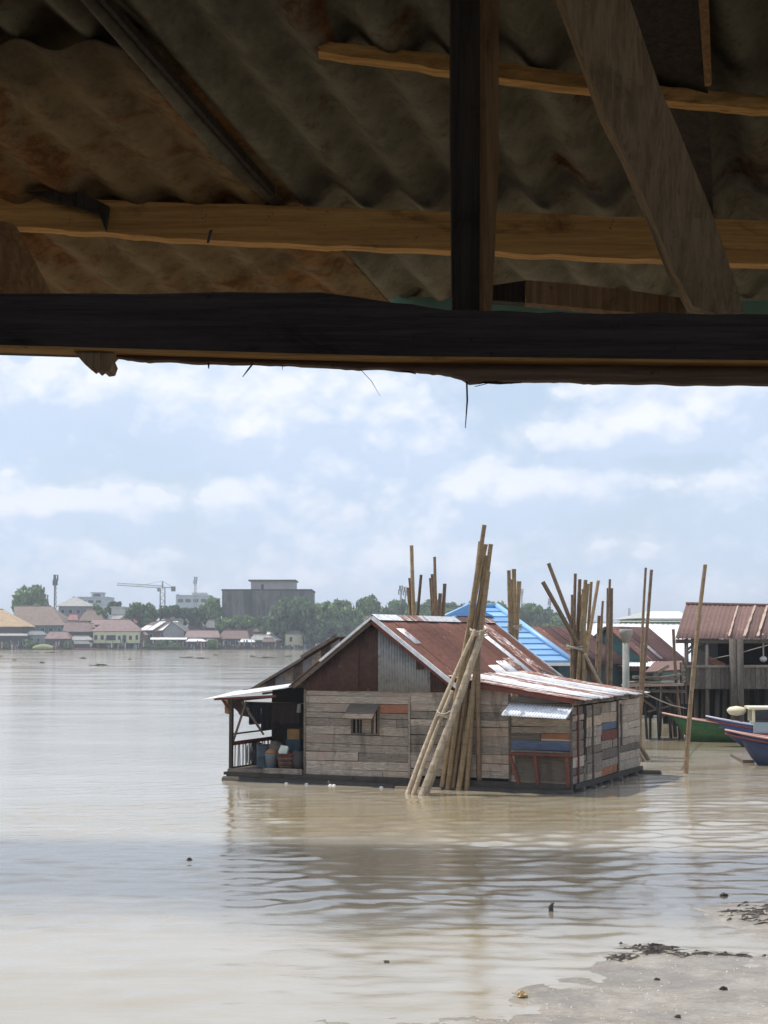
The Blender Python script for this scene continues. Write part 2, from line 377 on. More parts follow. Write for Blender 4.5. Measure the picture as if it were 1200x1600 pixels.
def water_mat():
    n = NT('muddy_river_water'); co = n.tc.outputs['Object']
    m1 = n.N('Mapping'); n.put(m1.inputs[0], co); m1.inputs['Scale'].default_value = (.55, 1.0, 1)
    m2 = n.N('Mapping'); n.put(m2.inputs[0], co); m2.inputs['Scale'].default_value = (.05, .16, 1)
    m3 = n.N('Mapping'); n.put(m3.inputs[0], co); m3.inputs['Scale'].default_value = (.16, .5, 1)
    fine = n.noise(m1.outputs[0], 4.2, 6, .66, .3); patch = n.noise(m2.outputs[0], 1.0, 4, .55, .6); edge = n.noise(m3.outputs[0], 1.0, 5, .6, .4)
    sep = n.N('SeparateXYZ'); n.put(sep.inputs[0], co)
    # a tongue of calmer water, coloured darker to let reflections show, lies across the river in front of the house
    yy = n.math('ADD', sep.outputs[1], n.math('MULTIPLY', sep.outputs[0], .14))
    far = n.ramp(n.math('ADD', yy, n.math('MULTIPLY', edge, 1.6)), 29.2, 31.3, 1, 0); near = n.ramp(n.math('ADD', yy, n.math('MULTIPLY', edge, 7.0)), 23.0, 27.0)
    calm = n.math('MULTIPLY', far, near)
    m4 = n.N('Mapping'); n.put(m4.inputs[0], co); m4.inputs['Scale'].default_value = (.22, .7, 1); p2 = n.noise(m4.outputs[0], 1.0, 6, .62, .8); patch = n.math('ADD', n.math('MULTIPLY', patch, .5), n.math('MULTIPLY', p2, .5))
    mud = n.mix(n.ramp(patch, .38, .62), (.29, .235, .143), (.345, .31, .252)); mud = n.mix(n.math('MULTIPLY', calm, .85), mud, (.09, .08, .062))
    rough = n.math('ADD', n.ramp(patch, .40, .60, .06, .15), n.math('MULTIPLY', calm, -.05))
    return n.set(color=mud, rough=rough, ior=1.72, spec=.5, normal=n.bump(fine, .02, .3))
M['water'] = water_mat()
def mud_mat():
    n = NT('wet_mud'); co = n.tc.outputs['Object']
    a = n.noise(co, 1.1, 6, .6, .5); b = n.noise(co, 9.0, 6, .7)
    c = n.mix(n.ramp(a, .36, .66), (.345, .30, .24), (.20, .172, .138)); c = n.mix(n.ramp(b, .55, .75, 0, .5), c, (.36, .32, .27))
    return n.set(color=c, rough=n.ramp(a, .35, .65, .07, .24), normal=n.bump(b, .05, .9), spec=.5)
M['mud'] = mud_mat()
M['bank'] = plain('grassy_bank', (.10, .13, .05), .9, ns=.6)
M['soil'] = plain('dark_soil', (.06, .055, .042), .9, ns=.6)

# ------------------------------------------------------------------ the setting: water, mud, banks
def wave_field(X, Y, dy):
    Z = np.zeros_like(X); r = np.random.default_rng(3)
    for i in range(130):
        lam = .17 * (1.3 / .17) ** r.random(); th = r.normal(math.pi / 2, 1.0); k = 2 * math.pi / lam
        amp = .0019 * lam ** .95 * (.25 + 1.1 * r.random() ** 2); ph = r.random() * 6.283
        fade = np.clip((lam / np.maximum(dy, 1e-3) - 2.5) / 3.0, 0, 1)
        Z += amp * fade * np.sin(k * (X * math.cos(th) + Y * math.sin(th)) + ph)
    big = .5 + .5 * np.sin(Y * .33 + .6 * np.sin(X * .21) + 1.0) * np.cos(X * .11 + Y * .07)
    gust = sum(np.sin(X * a + Y * b + c) for a, b, c in ((.31, .83, .4), (-.57, 1.31, 2.1), (.93, .71, 4.0), (-1.3, 2.2, 1.2), (.21, 3.1, 5.2))) / 5
    calm = np.clip(.55 + .5 * big + 1.1 * gust, .18, 2.0) * (.35 + .65 * np.clip((Y - 17) / 5, 0, 1))
    return Z * calm * np.clip(1 - (Y - 32) / 30, .12, 1)
def build_water():
    ys = [-400., -60., -12., 2., 8.]
    y = 11.0
    while y < 75:
        ys.append(y); y += .035 if y < 32 else max(.035, .035 * (y / 32) ** 4)
    while y < 6000:
        ys.append(y); y *= 1.06
    ys.append(9000.)
    ys = np.array(ys); dys = np.gradient(ys)
    s = np.concatenate([[-60, -12, -4, -2.2, -1.6], np.linspace(-1.25, 1.25, 300), [1.6, 2.2, 4, 12, 60]])
    wd = np.maximum(ys + 14, 26) * .30
    X = s[None, :] * wd[:, None]; Y = np.repeat(ys[:, None], len(s), 1); D = np.repeat(np.maximum(dys, wd * 2.5 / 300)[:, None], len(s), 1)
    Z = wave_field(X, Y, D); Z[:, :5] = 0; Z[:, -5:] = 0; Z[:5] = 0
    V = np.stack([X, Y, Z], -1).reshape(-1, 3); n = len(s)
    idx = np.arange(len(ys) * n).reshape(len(ys), n)
    Fc = np.stack([idx[:-1, :-1], idx[:-1, 1:], idx[1:, 1:], idx[1:, :-1]], -1).reshape(-1, 4)
    me = bpy.data.meshes.new('river_water'); me.vertices.add(len(V)); me.vertices.foreach_set('co', V.ravel())
    me.loops.add(Fc.size); me.loops.foreach_set('vertex_index', Fc.ravel().astype(np.int32)); me.polygons.add(len(Fc))
    me.polygons.foreach_set('loop_start', np.arange(0, Fc.size, 4, dtype=np.int32)); me.update(calc_edges=True)
    me.polygons.foreach_set('use_smooth', [True] * len(Fc)); me.materials.append(M['water'])
    o = bpy.data.objects.new('river_water', me); COL.objects.link(o)
    tag(o, 'muddy pale brown river water with small ripples', 'water', kind='structure')
build_water()

def shore_y(x): return float(np.interp(x, [-14, -6, -.6, 1.2, 2.7, 4.2, 5.6, 9, 20], [4, 8.2, 14.6, 16.6, 18.5, 19.8, 22.2, 24.5, 27]))
def mud_z(x, y):
    s = (shore_y(x) - y) * .7
    z = .085 * math.tanh(s / 3.0) + .05 * mnoise.noise((x * .55, y * .9, 3)) + .022 * mnoise.noise((x * 1.9, y * 2.6, 7)) + .014 * mnoise.noise((x * 4.5, y * 5.5, 1)) + .008 * mnoise.noise((x * 11, y * 12, 4))
    z += .11 * math.exp(-((x - 5.7) / .95) ** 2 - ((y - 21.9) / .75) ** 2) + .03 * math.exp(-((x - 3.6) / .8) ** 2 - ((y - 18.9) / .35) ** 2)
    return z
def build_mud():
    xs = np.linspace(-6, 14, 300); ys = np.linspace(8, 27, 300)
    V = [(x, y, mud_z(x, y)) for y in ys for x in xs]; n = len(xs)
    Fc = [(j * n + i, j * n + i + 1, (j + 1) * n + i + 1, (j + 1) * n + i) for j in range(len(ys) - 1) for i in range(n - 1)]
    o = mk('mud_bank', V, Fc, M['mud'], None, smooth=True)
    tag(o, 'wet glistening mud bank in the lower right corner', 'mud', kind='structure')
build_mud()
def sheet(name, pts, mat, label, z=0.0):
    V = [(p[0], p[1], p[2] if len(p) > 2 else z) for p in pts]; k = len(V)
    V = [(a, b, -1.0) for a, b, c in V] + V
    f = [tuple(range(k, 2 * k))] + [(i, (i + 1) % k, k + (i + 1) % k, k + i) for i in range(k)]
    return tag(mk(name, V, f, mat), label, 'ground', kind='structure')
FY = 520.0
sheet('far_river_bank', [(-900, FY, .25), (60, FY, .25), (140, 430, .3), (300, 330, .3), (900, 300, .5), (2500, 2600, 6), (-2500, 2600, 6)], M['bank'], 'low grassy ground of the far river bank')
sheet('near_river_bank', [(16, 92, .5), (60, 70, .6), (300, 60, 1), (300, 220, 1), (60, 180, .8), (14, 150, .5)], M['soil'], 'ground under the waterside houses on the right')

# ------------------------------------------------------------------ the near building the picture is taken from
def extrude_px(name, pts, th, mat, parent, sub=0):
    """outline in photo pixels (u, v, Y) at its real distance, th metres thick"""
    fr = [at(u, v, Y) for u, v, Y in pts]; k = len(fr)
    V = fr + [p + Vector((0, th, 0)) for p in fr]
    Fc = [tuple(range(k - 1, -1, -1)), tuple(range(k, 2 * k))] + [(i, (i + 1) % k, k + (i + 1) % k, k + i) for i in range(k)]
    return mk(name, V, Fc, mat, parent, True)
def line(pts, n, wob=0.0, seed=0.0):
    out = []
    for (u0, v0, y0), (u1, v1, y1) in zip(pts[:-1], pts[1:]):
        for i in range(n):
            t = i / n; u = u0 + (u1 - u0) * t
            out.append((u, v0 + (v1 - v0) * t + wob * mnoise.noise((u * .021 + seed, seed, 0)) + wob * .4 * mnoise.noise((u * .11, seed, 5)), y0 + (y1 - y0) * t))
    out.append(pts[-1]); return out

M['purlin'] = near_wood('ochre_purlin_wood', (.36, .18, .055), (.58, .32, .105))
M['beam'] = near_wood('sooty_beam_wood', (.042, .033, .03), (.08, .063, .055))
M['post'] = near_wood('dark_post_wood', (.026, .019, .014), (.05, .037, .026), True)
M['lath'] = near_wood('brown_lath_wood', (.18, .095, .042), (.30, .17, .075), True)
M['fascia_wood'] = near_wood('brown_fascia_wood', (.11, .066, .042), (.19, .12, .08))
M['brace'] = near_wood('sawn_brace_wood', (.21, .14, .075), (.34, .24, .135), True, .75)
M['cement'] = old_sheet('mouldy_roof_sheet', (.16, .142, .102), (.058, .048, .036), (.15, .062, .024), .34)
M['cement_rust'] = old_sheet('rust_stained_roof_sheet', (.22, .155, .085), (.07, .038, .02), (.25, .115, .04), .62)

def build_shelter():
    E = empty('wooden_shelter', (0, 1.0, 2.05), 0, 'dark timber shelter with corrugated roof overhanging the top of the view', 'shelter')
    SK = .347
    def rp(x4, Y, dz=0.0):                 # point on the roof underside; x4 = its x where the wave lines cross Y = 4
        return (x4 + SK * (Y - 4.0), Y, CH + 1.94 - .2 * Y + dz)
    def roof_sheet(x0, x1, Y0, Y1, dz, mat, ph=0.0, tilt=0.0, amp=.023):
        corr('roof_sheet', rp(x0, Y0, dz), rp(x1, Y0, dz + tilt), rp(x1, Y1, dz + tilt), rp(x0, Y1, dz), .152, amp, mat, E, True, rows=9, per=10, phase=ph, ragged=.03, sag=.012, th=.006)
    c, r = M['cement'], M['cement_rust']
    roof_sheet(-1.34, -.22, 3.34, 4.95, -.012, r, .4, 0, .013)                     # rusty sheet at upper left
    roof_sheet(-1.40, -.20, 1.2, 3.50, .035, c, 1.0)
    roof_sheet(-.275, .80, 2.7, 4.66, .012, c, 2.0, -.01)                # big grey sheets in the middle
    roof_sheet(.72, 1.80, 2.7, 4.66, .03, c, .3)
    roof_sheet(-.24, .80, 4.5, 4.95, .055, c, 2.6); roof_sheet(.74, 1.84, 4.5, 4.95, .06, c, .9)
    roof_sheet(-.275, .80, .9, 2.85, .045, c, 2.2); roof_sheet(.72, 1.80, .9, 2.85, .05, c, .1)
    for k, x0 in enumerate((-4.6, -3.5, -2.42)):
        roof_sheet(x0, x0 + 1.12, 3.2, 4.95, .0, r if k % 2 else c, k); roof_sheet(x0, x0 + 1.12, .9, 3.4, .04, c, k + .5)
    for k, x0 in enumerate((1.74, 2.80, 3.88)):
        roof_sheet(x0, x0 + 1.12, 2.7, 4.95, .0, c, k + .2); roof_sheet(x0, x0 + 1.12, .9, 2.9, .04, c, k + .7)
    for k in range(9):
        x0 = -4.0 + k * 1.06; roof_sheet(x0, x0 + 1.12, -3.2, 1.1, .075 - .01 * (k % 2), c, k * .9)
    # folded edge of the middle sheet
    tube('sheet_edge', [rp(-.300, 3.0, -.012), rp(-.296, 3.4, -.02), rp(-.30, 3.75, -.026), rp(-.285, 4.02, -.02)], [.02, .022, .024, .02], M['cement'], E, True, 8)
    bar('batten', rp(-.262, 2.7, -.03), rp(-.262, 3.95, -.03), .012, .02, M['post'], E, True)
    # purlins
    p1 = line([(-1500, 262, 4.0), (35, 309, 4.0), (1015, 340, 4.0), (2500, 385, 4.0)], 14, 5, 1.0)
    p1b = line([(2500, 470, 4.0), (1015, 405, 4.0), (300, 374, 4.0), (75, 357, 4.0), (-1500, 300, 4.0)], 24, 4, 2.0)
    extrude_px('purlin', p1 + p1b, .055, M['purlin'], E)
    extrude_px('purlin', line([(497, 63, 3.30), (705, 86, 3.34), (1045, 136, 3.42), (1200, 150, 3.46), (2400, 290, 3.7)], 8, 3, 3.0) + line([(2400, 320, 3.7), (1200, 172, 3.46), (1045, 157, 3.42), (705, 110, 3.34), (497, 80, 3.30)], 8, 4, 4.0), .045, M['purlin'], E)
    for Y in (2.3, 1.0, -.5, -1.9):
        z = CH + 1.94 - .2 * Y - .06; box('purlin', -4.2, 4.6, Y - .03, Y + .03, z - .05, z + .03, M['purlin'], E, True)
    # wall plate with its lit lower edge and the ragged board below it
    bt = line([(-1600, 425, 3.0), (0, 459, 3.0), (500, 457, 3.0), (700, 484, 3.0), (900, 489, 3.0), (1200, 491, 3.0), (2600, 520, 3.0)], 7, 4, 6.0)
    extrude_px('wall_plate', bt + [(2600, 620, 3.0), (1200, 566, 3.0), (600, 559, 3.0), (0, 541, 3.0), (-1600, 492, 3.0)], .10, M['beam'], E)
    extrude_px('ledge_lit_edge', [(-1600, 490, 2.985), (0, 539, 2.985), (600, 556, 2.985), (1200, 563, 2.985), (2600, 616, 2.985), (2600, 620, 2.985), (1200, 567, 2.985), (600, 560.5, 2.985), (0, 543, 2.985), (-1600, 494, 2.985)], .06, M['purlin'], E)  # pale wood colour stands in for light caught along the edge
    fb = [(2600, 640, 3.03), (1200, 600, 3.03), (1000, 598, 3.03), (830, 594, 3.03), (760, 595, 3.03), (735, 597, 3.03), (722, 590, 3.03), (690, 583, 3.03), (640, 578, 3.03), (420, 568, 3.03), (230, 563, 3.03), (195, 559, 3.03), (176, 556, 3.03), (0, 546, 3.03), (-1600, 497, 3.03)]
    extrude_px('eave_board', [(-1600, 488, 3.03), (0, 536, 3.03), (600, 552, 3.03), (1200, 560, 3.03), (2600, 610, 3.03)] + line(fb, 22, 3.0, 8.0), .03, M['fascia_wood'], E)
    extrude_px('broken_stub', line([(112, 545, 3.0), (132, 569, 3.0), (142, 577, 3.0), (146, 573, 3.0), (151, 580, 3.0), (156, 576, 3.0), (162, 581, 3.0), (172, 579, 3.0), (176, 568, 3.0), (172, 558, 3.0), (182, 548, 3.0)], 3, 1.5, 2.5), .06, M['brace'], E)
    # timbers in front of the sheets
    extrude_px('post', line([(704, -85, 3.06), (704, 200, 3.06), (707, 500, 3.06)], 5) + line([(749, 500, 3.06), (750, 150, 3.06), (750, -85, 3.06)], 5), .05, M['post'], E)
    extrude_px('lath', line([(747, -80, 3.08), (747, 497, 3.08)], 6) + line([(768, 497, 3.08), (773, 400, 3.08), (779, 250, 3.08), (780, -80, 3.08)], 5, 3, 1.0), .035, M['lath'], E)
    br = line([(850, -90, 3.0), (880, 0, 3.02), (912, 85, 3.03), (945, 178, 3.04), (978, 240, 3.05), (1020, 340, 3.06), (1052, 420, 3.07), (1084, 478, 3.08)], 3, 3, 9.0)
    br2 = line([(1128, 493, 3.08), (1162, 486, 3.08), (1150, 445, 3.07), (1108, 320, 3.05), (1060, 200, 3.04), (1032, 140, 3.03), (985, 0, 3.02), (955, -90, 3.0)], 3, 3, 11.0)
    extrude_px('brace', br + br2, .06, M['brace'], E)
    extrude_px('rafter', [(960, -40, 3.10), (1098, -40, 3.10), (1106, 140, 3.42), (1112, 250, 3.72), (1116, 436, 4.40), (1085, 438, 4.40), (1040, 240, 3.72), (1000, 100, 3.36)], .05, M['post'], E)
    extrude_px('lath', [(1092, -40, 3.09), (1106, -40, 3.09), (1112, 130, 3.36), (1104, 130, 3.36)], .02, M['lath'], E)
    extrude_px('blocking', line([(822, 437, 3.25), (940, 448, 3.25), (1072, 466, 3.25)], 4, 2, 3) + [(1072, 496, 3.25), (822, 473, 3.25)], .04, M['lath'], E)
    extrude_px('blocking', line([(752, 448, 3.28), (822, 438, 3.28)], 3, 3, 5) + [(822, 473, 3.28), (752, 468, 3.28)], .04, M['post'], E)
    extrude_px('green_board', [(-900, 440, 4.72), (530, 462, 4.72), (1200, 470, 4.72), (2200, 480, 4.72), (2200, 520, 4.72), (530, 500, 4.72), (-900, 480, 4.72)], .02, M['plank_green'], E)
    extrude_px('wood_scrap', [(-60, 330, 3.9), (22, 350, 3.9), (46, 395, 3.95), (84, 470, 4.0), (10, 470, 4.0), (-60, 420, 3.9)], .03, M['lath'], E)
    extrude_px('wood_scrap', [(40, 300, 3.95), (120, 296, 3.95), (170, 322, 3.95), (165, 360, 3.95), (155, 335, 3.95), (90, 316, 3.95)], .02, M['post'], E)
    extrude_px('nail', [(327, 360, 3.96), (332, 358, 3.96), (326, 380, 3.96), (323, 379, 3.96)], .006, M['dark_metal'], E)
    for (a, b, c_, w) in (((397, 566), (388, 577), (379, 589), .0018), ((443, 560), (442, 570), (441, 578), .001), ((325, 566), (326, 571), (326, 576), .002),
                          ((562, 576), (580, 595), (594, 619), .0006), ((729, 592), (730, 625), (727, 669), .0019), ((735, 596), (780, 599), (815, 598), .0024), ((596, 572), (625, 577), (650, 584), .003), ((742, 604), (775, 596), (800, 600), .0008)):
        tube('straw', [at(*a, 3.04), at(*b, 3.04), at(*c_, 3.04)], [w, w, w * .4], M['post'], E, True, 5)
    # floor, back and side walls of the room behind the camera
    for k in range(16):
        box('floor_board', -4.0, 4.0, -3.0 + k * .46, -3.0 + k * .46 + .45, 2.05, 2.10, M['plank'], E, True)
    for k in range(5):
        box('wall_board', -4.0, 4.0, -3.06, -3.02, 2.1 + k * .36, 2.1 + k * .36 + .35, M['plank_dark'], E, True)
    for sx in (-4.05, 4.02):
        for k in range(9):
            box('wall_board', sx, sx + .03, -3.0, 2.6, 2.1 + k * .3, 2.1 + k * .3 + .29, M['plank_dark'], E, True)
    for sx in (-3.9, -1.95, 1.95, 3.9):
        box('stilt', sx - .06, sx + .06, 4.15, 4.27, -.6, 2.05, M['plank_dark'], E, True); box('stilt', sx - .06, sx + .06, -2.9, -2.78, -.6, 2.05, M['plank_dark'], E, True)
    for sx in (-3.9, 3.9):
        box('corner_post', sx - .05, sx + .05, 4.50, 4.6, 2.1, CH + .95, M['plank_dark'], E, True)
build_shelter()

# ------------------------------------------------------------------ the floating house
def bundle_rows(z0, z1, hs):
    out = []; z = z0
    while z < z1 - .02:
        h = random.choice(hs); 
        if z1 - z - h < .08: h = z1 - z
        out.append((z, z + h)); z += h
    return out
def build_house():
    yaw = R(-24); C = on_water(895, 1226, .22); fr = Frame(C, yaw)
    L = -fr.pix(1, 0, 475, 1213).x; O = fr.wor((-L, 0, 0)); H = Frame(O, yaw)
    E = empty('floating_house', (O.x, O.y, 0), yaw, 'weathered plank floating house with rusty tin roof on a raft', 'house')
    fx = lambda u, v: H.pix(1, 0, u, v)
    Wd = L; xm = fx(640, 1140).x; xa = fx(590, 963).x; za = fx(590, 963).z; xe = fx(460, 1072).x; ze = fx(460, 1072).z
    slope = (za - ze) / (xa - xe); xr = xa + (xa - xe) * 1.02; zr = za - slope * (xr - xa)
    zw = fx(557, 1078).z
    yb = H.pix(0, Wd, 1000, 1203).y                       # depth of the right side wall
    zl0 = fx(755, 1066).z; xl0 = fx(755, 1066).x; zl1 = fx(905, 1092).z; xl1 = fx(905, 1092).x
    lean = lambda x: zl0 + (zl1 - zl0) * (x - xl0) / (xl1 - xl0)
    yB = 8.2
    def wall(name, label=None): 
        o = empty(name, (0, 0, 0)); o.parent = E
        if label: o['label'] = label
        return o
    FWALL, SWALL, RAFT = wall('front_wall'), wall('side_wall'), wall('raft')
    # dark interior lining so that the joints and gaps read dark
    box('lining', .02, Wd - .02, .05, .08, .2, 2.2, M['void'], FWALL)
    box('lining', Wd - .08, Wd - .05, .05, yb - .05, .2, 2.1, M['void'], SWALL)
    box('lining', .02, .05, .09, yB - .1, .2, 2.3, M['plank_dark'], SWALL)
    # front wall, left field, window opening left free
    wx0, wx1, wz1, wz0 = fx(549, 1120).x, fx(593, 1120).x, fx(570, 1100).z, fx(570, 1148).z
    rowsL = [fx(557, v).z for v in (1213, 1203, 1190, 1176, 1163.5, 1149, 1135, 1123, 1114, 1100, 1088, 1078)]
    def plank(parent, x0, x1, z0, z1, mat, y=0.0, axis='x', th=.03):
        g = .005 + random.random() * .012; dy = random.uniform(-.02, .012); tl = random.uniform(-.011, .011)
        if axis == 'x':
            v = [(x0 + g * .5, y + dy, z0 + g + tl), (x1 - g * .5, y + dy, z0 + g - tl), (x1 - g * .5, y + dy + th, z0 + g - tl), (x0 + g * .5, y + dy + th, z0 + g + tl),
                 (x0 + g * .5, y + dy - .008, z1 + tl), (x1 - g * .5, y + dy - .008, z1 - tl), (x1 - g * .5, y + dy + th, z1 - tl), (x0 + g * .5, y + dy + th, z1 + tl)]
        else:
            v = [(y - dy, x0 + g * .5, z0 + g + tl), (y - dy, x1 - g * .5, z0 + g - tl), (y - dy - th, x1 - g * .5, z0 + g - tl), (y - dy - th, x0 + g * .5, z0 + g + tl),
                 (y - dy + .008, x0 + g * .5, z1 + tl), (y - dy + .008, x1 - g * .5, z1 - tl), (y - dy - th, x1 - g * .5, z1 - tl), (y - dy - th, x0 + g * .5, z1 + tl)]
        return mk('plank', v, BOXF, mat, parent)
    for i, (z0, z1) in enumerate(zip(rowsL[:-1], rowsL[1:])):
        cuts = [0.0, xm]
        zc = (z0 + z1) / 2
        if i == 2: cuts = [0, fx(560, 1180).x, xm]
        elif i == 0: cuts = [0, fx(598, 1210).x, xm]
        elif i in (5, 8): cuts = [0, xm * random.uniform(.3, .45), xm]
        segs = []
        if wz0 - .05 < zc < wz1 + .05:
            segs = [(0, wx0), (wx1, xm)]
            if i == 6: segs = [(0, fx(515, 1130).x), (fx(515, 1130).x, wx0), (wx1, fx(620, 1130).x), (fx(620, 1130).x, xm)]
        else: segs = list(zip(cuts[:-1], cuts[1:]))
        for a, b in segs:
            m = M['plank']
            if a >= wx1 - .01 and i == 8: m = M['plank_orange']
            if i == 0 and a > 1: m = M['plank_tan']
            plank(FWALL, a, b, z0, z1, m)
    # right field of the front wall up to the awning, and beyond it
    xw0 = fx(797, 1150).x
    rowsR = [fx(720, v).z for v in (1215, 1204, 1192, 1178, 1165, 1150, 1136, 1125, 1113, 1101, 1089, 1077)]
    for i, (z0, z1) in enumerate(zip(rowsR[:-1], rowsR[1:])):
        if i == 9: z1 = rowsR[11]
        if i == 10: continue
        j = xm + (xw0 - xm) * random.choice([.45, .55, .62])
        for a, b in ([(xm, j), (j, xw0)] if i % 3 else [(xm, xw0)]):
            plank(FWALL, a, b, z0, z1, M['plank'] if random.random() < .85 else M['plank_tan'])
    zt = rowsR[-1]
    plank(FWALL, xm + .7, xw0, zt, lean(xw0) - .10, M['plank'], .0)
    # hatch bay under the small awning
    bay = [(1225, 1212, 'plank'), (1212, 1196, 'plank'), (1196, 1182, 'plank'), (1182, 1173, 'plank'), (1173, 1157.5, 'plank_blue'), (1157.5, 1146, None), (1146, 1136, 'plank'), (1136, 1123, 'plank'), (1123, 1110, 'plank'), (1110, 1099, 'plank_dark')]
    for v0, v1, k in bay:
        z0, z1 = fx(845, v0).z, fx(845, v1).z
        if k is None:
            xx = fx(845, 1150).x; plank(FWALL, xw0, xx, z0, z1, M['plank_dark'], .0); plank(FWALL, xx, fx(891, 1150).x, z0 + .04, z1, M['plank_orange'], .0); plank(FWALL, xx, fx(891, 1150).x, z0, z0 + .05, M['plank_tan'], -.004)
        else: plank(FWALL, xw0, Wd - .03 if k != 'plank_blue' else fx(891, 1150).x, z0, z1, M[k], -.012 if k == 'plank_blue' else 0)
    zc = fx(845, 1099).z
    while zc < lean(Wd) - .12: plank(FWALL, xw0, Wd - .03, zc, zc + .16, M['plank_dark']); zc += .17
    for x in (.03, xm, xw0, Wd - .02): box('corner_batten', x - .03, x + .03, -.035, -.018, .22, min(2.35, lean(x) - .12) if x > 1 else zw, M['plank_dark'] if x != xm else M['plank'], E)
    # window with its propped hatch
    wn = empty('window', (0, 0, 0)); wn.parent = E
    for nm, a in (('frame', (wx0, wx1, -.03, .05, wz1 - .05, wz1)), ('frame', (wx0, wx1, -.03, .05, wz0, wz0 + .035)), ('frame', (wx0, wx0 + .05, -.03, .05, wz0 + .035, wz1 - .05)), ('frame', (wx1 - .05, wx1, -.03, .05, wz0 + .035, wz1 - .05))):
        box(nm, *a, M['plank_dark'], wn)
    ww = wx1 - wx0
    box('curtain', wx0 + ww * .36, wx0 + ww * .70, .02, .03, wz0 + .04, wz1 - .06, M['plank'], wn)
    for t in (.18, .3, .78, .84): box('bar', wx0 + ww * t - .018, wx0 + ww * t + .018, -.012, .012, wz0 + .035, wz1 - .05, M['plank_dark'] if t < .8 else M['plank_tan'], wn)
    hz = wz1 - .03
    mk('hatch', [(wx0 - .02, -.05, hz), (wx1 + .02, -.05, hz), (wx1 + .02, -.50, hz - .34), (wx0 - .02, -.50, hz - .34), (wx0 - .02, -.05, hz + .03), (wx1 + .02, -.05, hz + .03), (wx1 + .02, -.52, hz - .31), (wx0 - .02, -.52, hz - .31)], BOXF, M['plank_dark'], wn)
    # small awning
    za0, za1 = fx(845, 1101).z, fx(845, 1101).z - .16
    corr('awning', (xw0 + .02, -.03, za0 + .04), (Wd + .06, -.03, za0 - .02), (Wd + .06, -.72, za1 - .14), (xw0 + .02, -.72, za1 - .08), .075, .012, M['white_metal'], E, rows=3, per=6)
    # counter with red legs below the hatch
    ct = empty('counter', (0, 0, 0)); ct.parent = E; ct['label'] = 'red painted counter frame under the awning'
    z1 = fx(850, 1178).z
    box('top', fx(803, 1178).x, Wd + .02, -.32, -.04, z1 - .03, z1 + .03, M['plank_red'], ct)
    for t, d in ((.06, .16), (.46, .03), (.96, -.02)):
        x = xw0 + (Wd - xw0) * t; bar('leg', (x, -.28, z1 - .03), (x + d, -.12, .2), .07, .05, M['plank_red'], ct, up=(0, 1, 0))
    box('panel', xw0 + .15, Wd - .05, -.10, -.07, .3, z1 - .05, M['plank_dark'], ct)
    # side wall: patched boards
    pal = ['plank'] * 8 + ['plank_tan', 'plank_mid', 'plank_mid', 'plank_mid']
    seams = [0, .9, 1.15, 2.45, 3.95, yb]
    for s0, s1 in zip(seams[:-1], seams[1:]):
        for (z0, z1) in bundle_rows(.22, 2.12 - .06 * random.random(), [.15, .19, .22, .26]):
            k = random.choice(pal); zc = (z0 + z1) / 2
            if 2.4 <= s0 < 3.9:
                if 1.12 < zc < 1.3: k = 'plank_red'
                elif 1.3 < zc < 1.5: k = 'plank_blue'
                elif .3 < zc < .48: k = 'plank_orange'
                elif 1.0 < zc < 1.15: k = 'plank_tan'
            if s0 == .9: k = 'void' if zc > .9 else 'plank_dark'
            if k in ('plank', 'plank_tan') and s1 - s0 > .8 and random.random() < .06:
                mid = s0 + (s1 - s0) * random.uniform(.3, .7); plank(SWALL, s0, mid, z0, z1, M['plank_y'], Wd, 'y'); plank(SWALL, mid, s1, z0, z1, M[random.choice(pal) + '_y'], Wd, 'y')
            else: plank(SWALL, s0, s1, z0, z1, M[k + '_y'] if k != 'void' else M[k], Wd, 'y')
    for y in (.35, 1.6, 3.9): box('batten', Wd + .018, Wd + .05, y, y + .07, .22, 2.1, M['plank_red'] if y < 1 else M['plank_dark'], SWALL)
    box('batten', Wd + .018, Wd + .06, 4.2, 4.28, .9, 2.0, M['plank_dark'], SWALL)
    # gable sheets
    rake = lambda x: za - slope * abs(x - xa) - .07
    def gsheet(x0, x1, mat, z0=None, y=-.03):
        n = max(4, int((x1 - x0) / .076 * 5)); V = []; z0 = zw - .03 if z0 is None else z0
        for i in range(n + 1):
            x = x0 + (x1 - x0) * i / n; o = y + .011 * math.sin(2 * math.pi * (x - x0) / .076); zt_ = max(rake(x), z0 + .01)
            V += [(x, o, z0), (x, o, zt_)]
        mk('gable_sheet', V, [(2 * i, 2 * i + 2, 2 * i + 3, 2 * i + 1) for i in range(n)], mat, E, smooth=True, solid=.004)
    xs_ = [fx(476, 1070).x, fx(530, 1060).x, fx(560, 1060).x, fx(592, 1060).x, fx(672, 1060).x, xr - .05]
    gsheet(xs_[0], xs_[1] + .03, M['rust_dark'], y=-.028); gsheet(xs_[1], xs_[2] + .03, M['rust_dark'], y=-.05); gsheet(xs_[2], xs_[3] + .03, M['rust_dark'], y=-.028)
    gsheet(xs_[3], xs_[4] + .03, M['zinc_grey'], y=-.055); gsheet(xs_[4], xs_[5], M['rust_dark'], y=-.03)
    gsheet(fx(652, 1040).x, fx(664, 1040).x, M['rust_dark'], z0=fx(655, 1046).z, y=-.08)
    mk('gable_lining', [(xe + .3, .03, zw - .2), (xr - .2, .03, zw - .2), (xa, .03, za - .12), (xe + .3, .06, zw - .2), (xr - .2, .06, zw - .2), (xa, .06, za - .12)], [(0, 1, 2), (5, 4, 3), (0, 3, 4, 1), (1, 4, 5, 2), (2, 5, 3, 0)], M['void'], E)
    # main roof
    RO = empty('roof', (0, 0, 0)); RO.parent = E
    y0 = -.32; k = 0; y = y0
    zinc_at = {9: 'rust_mix'}
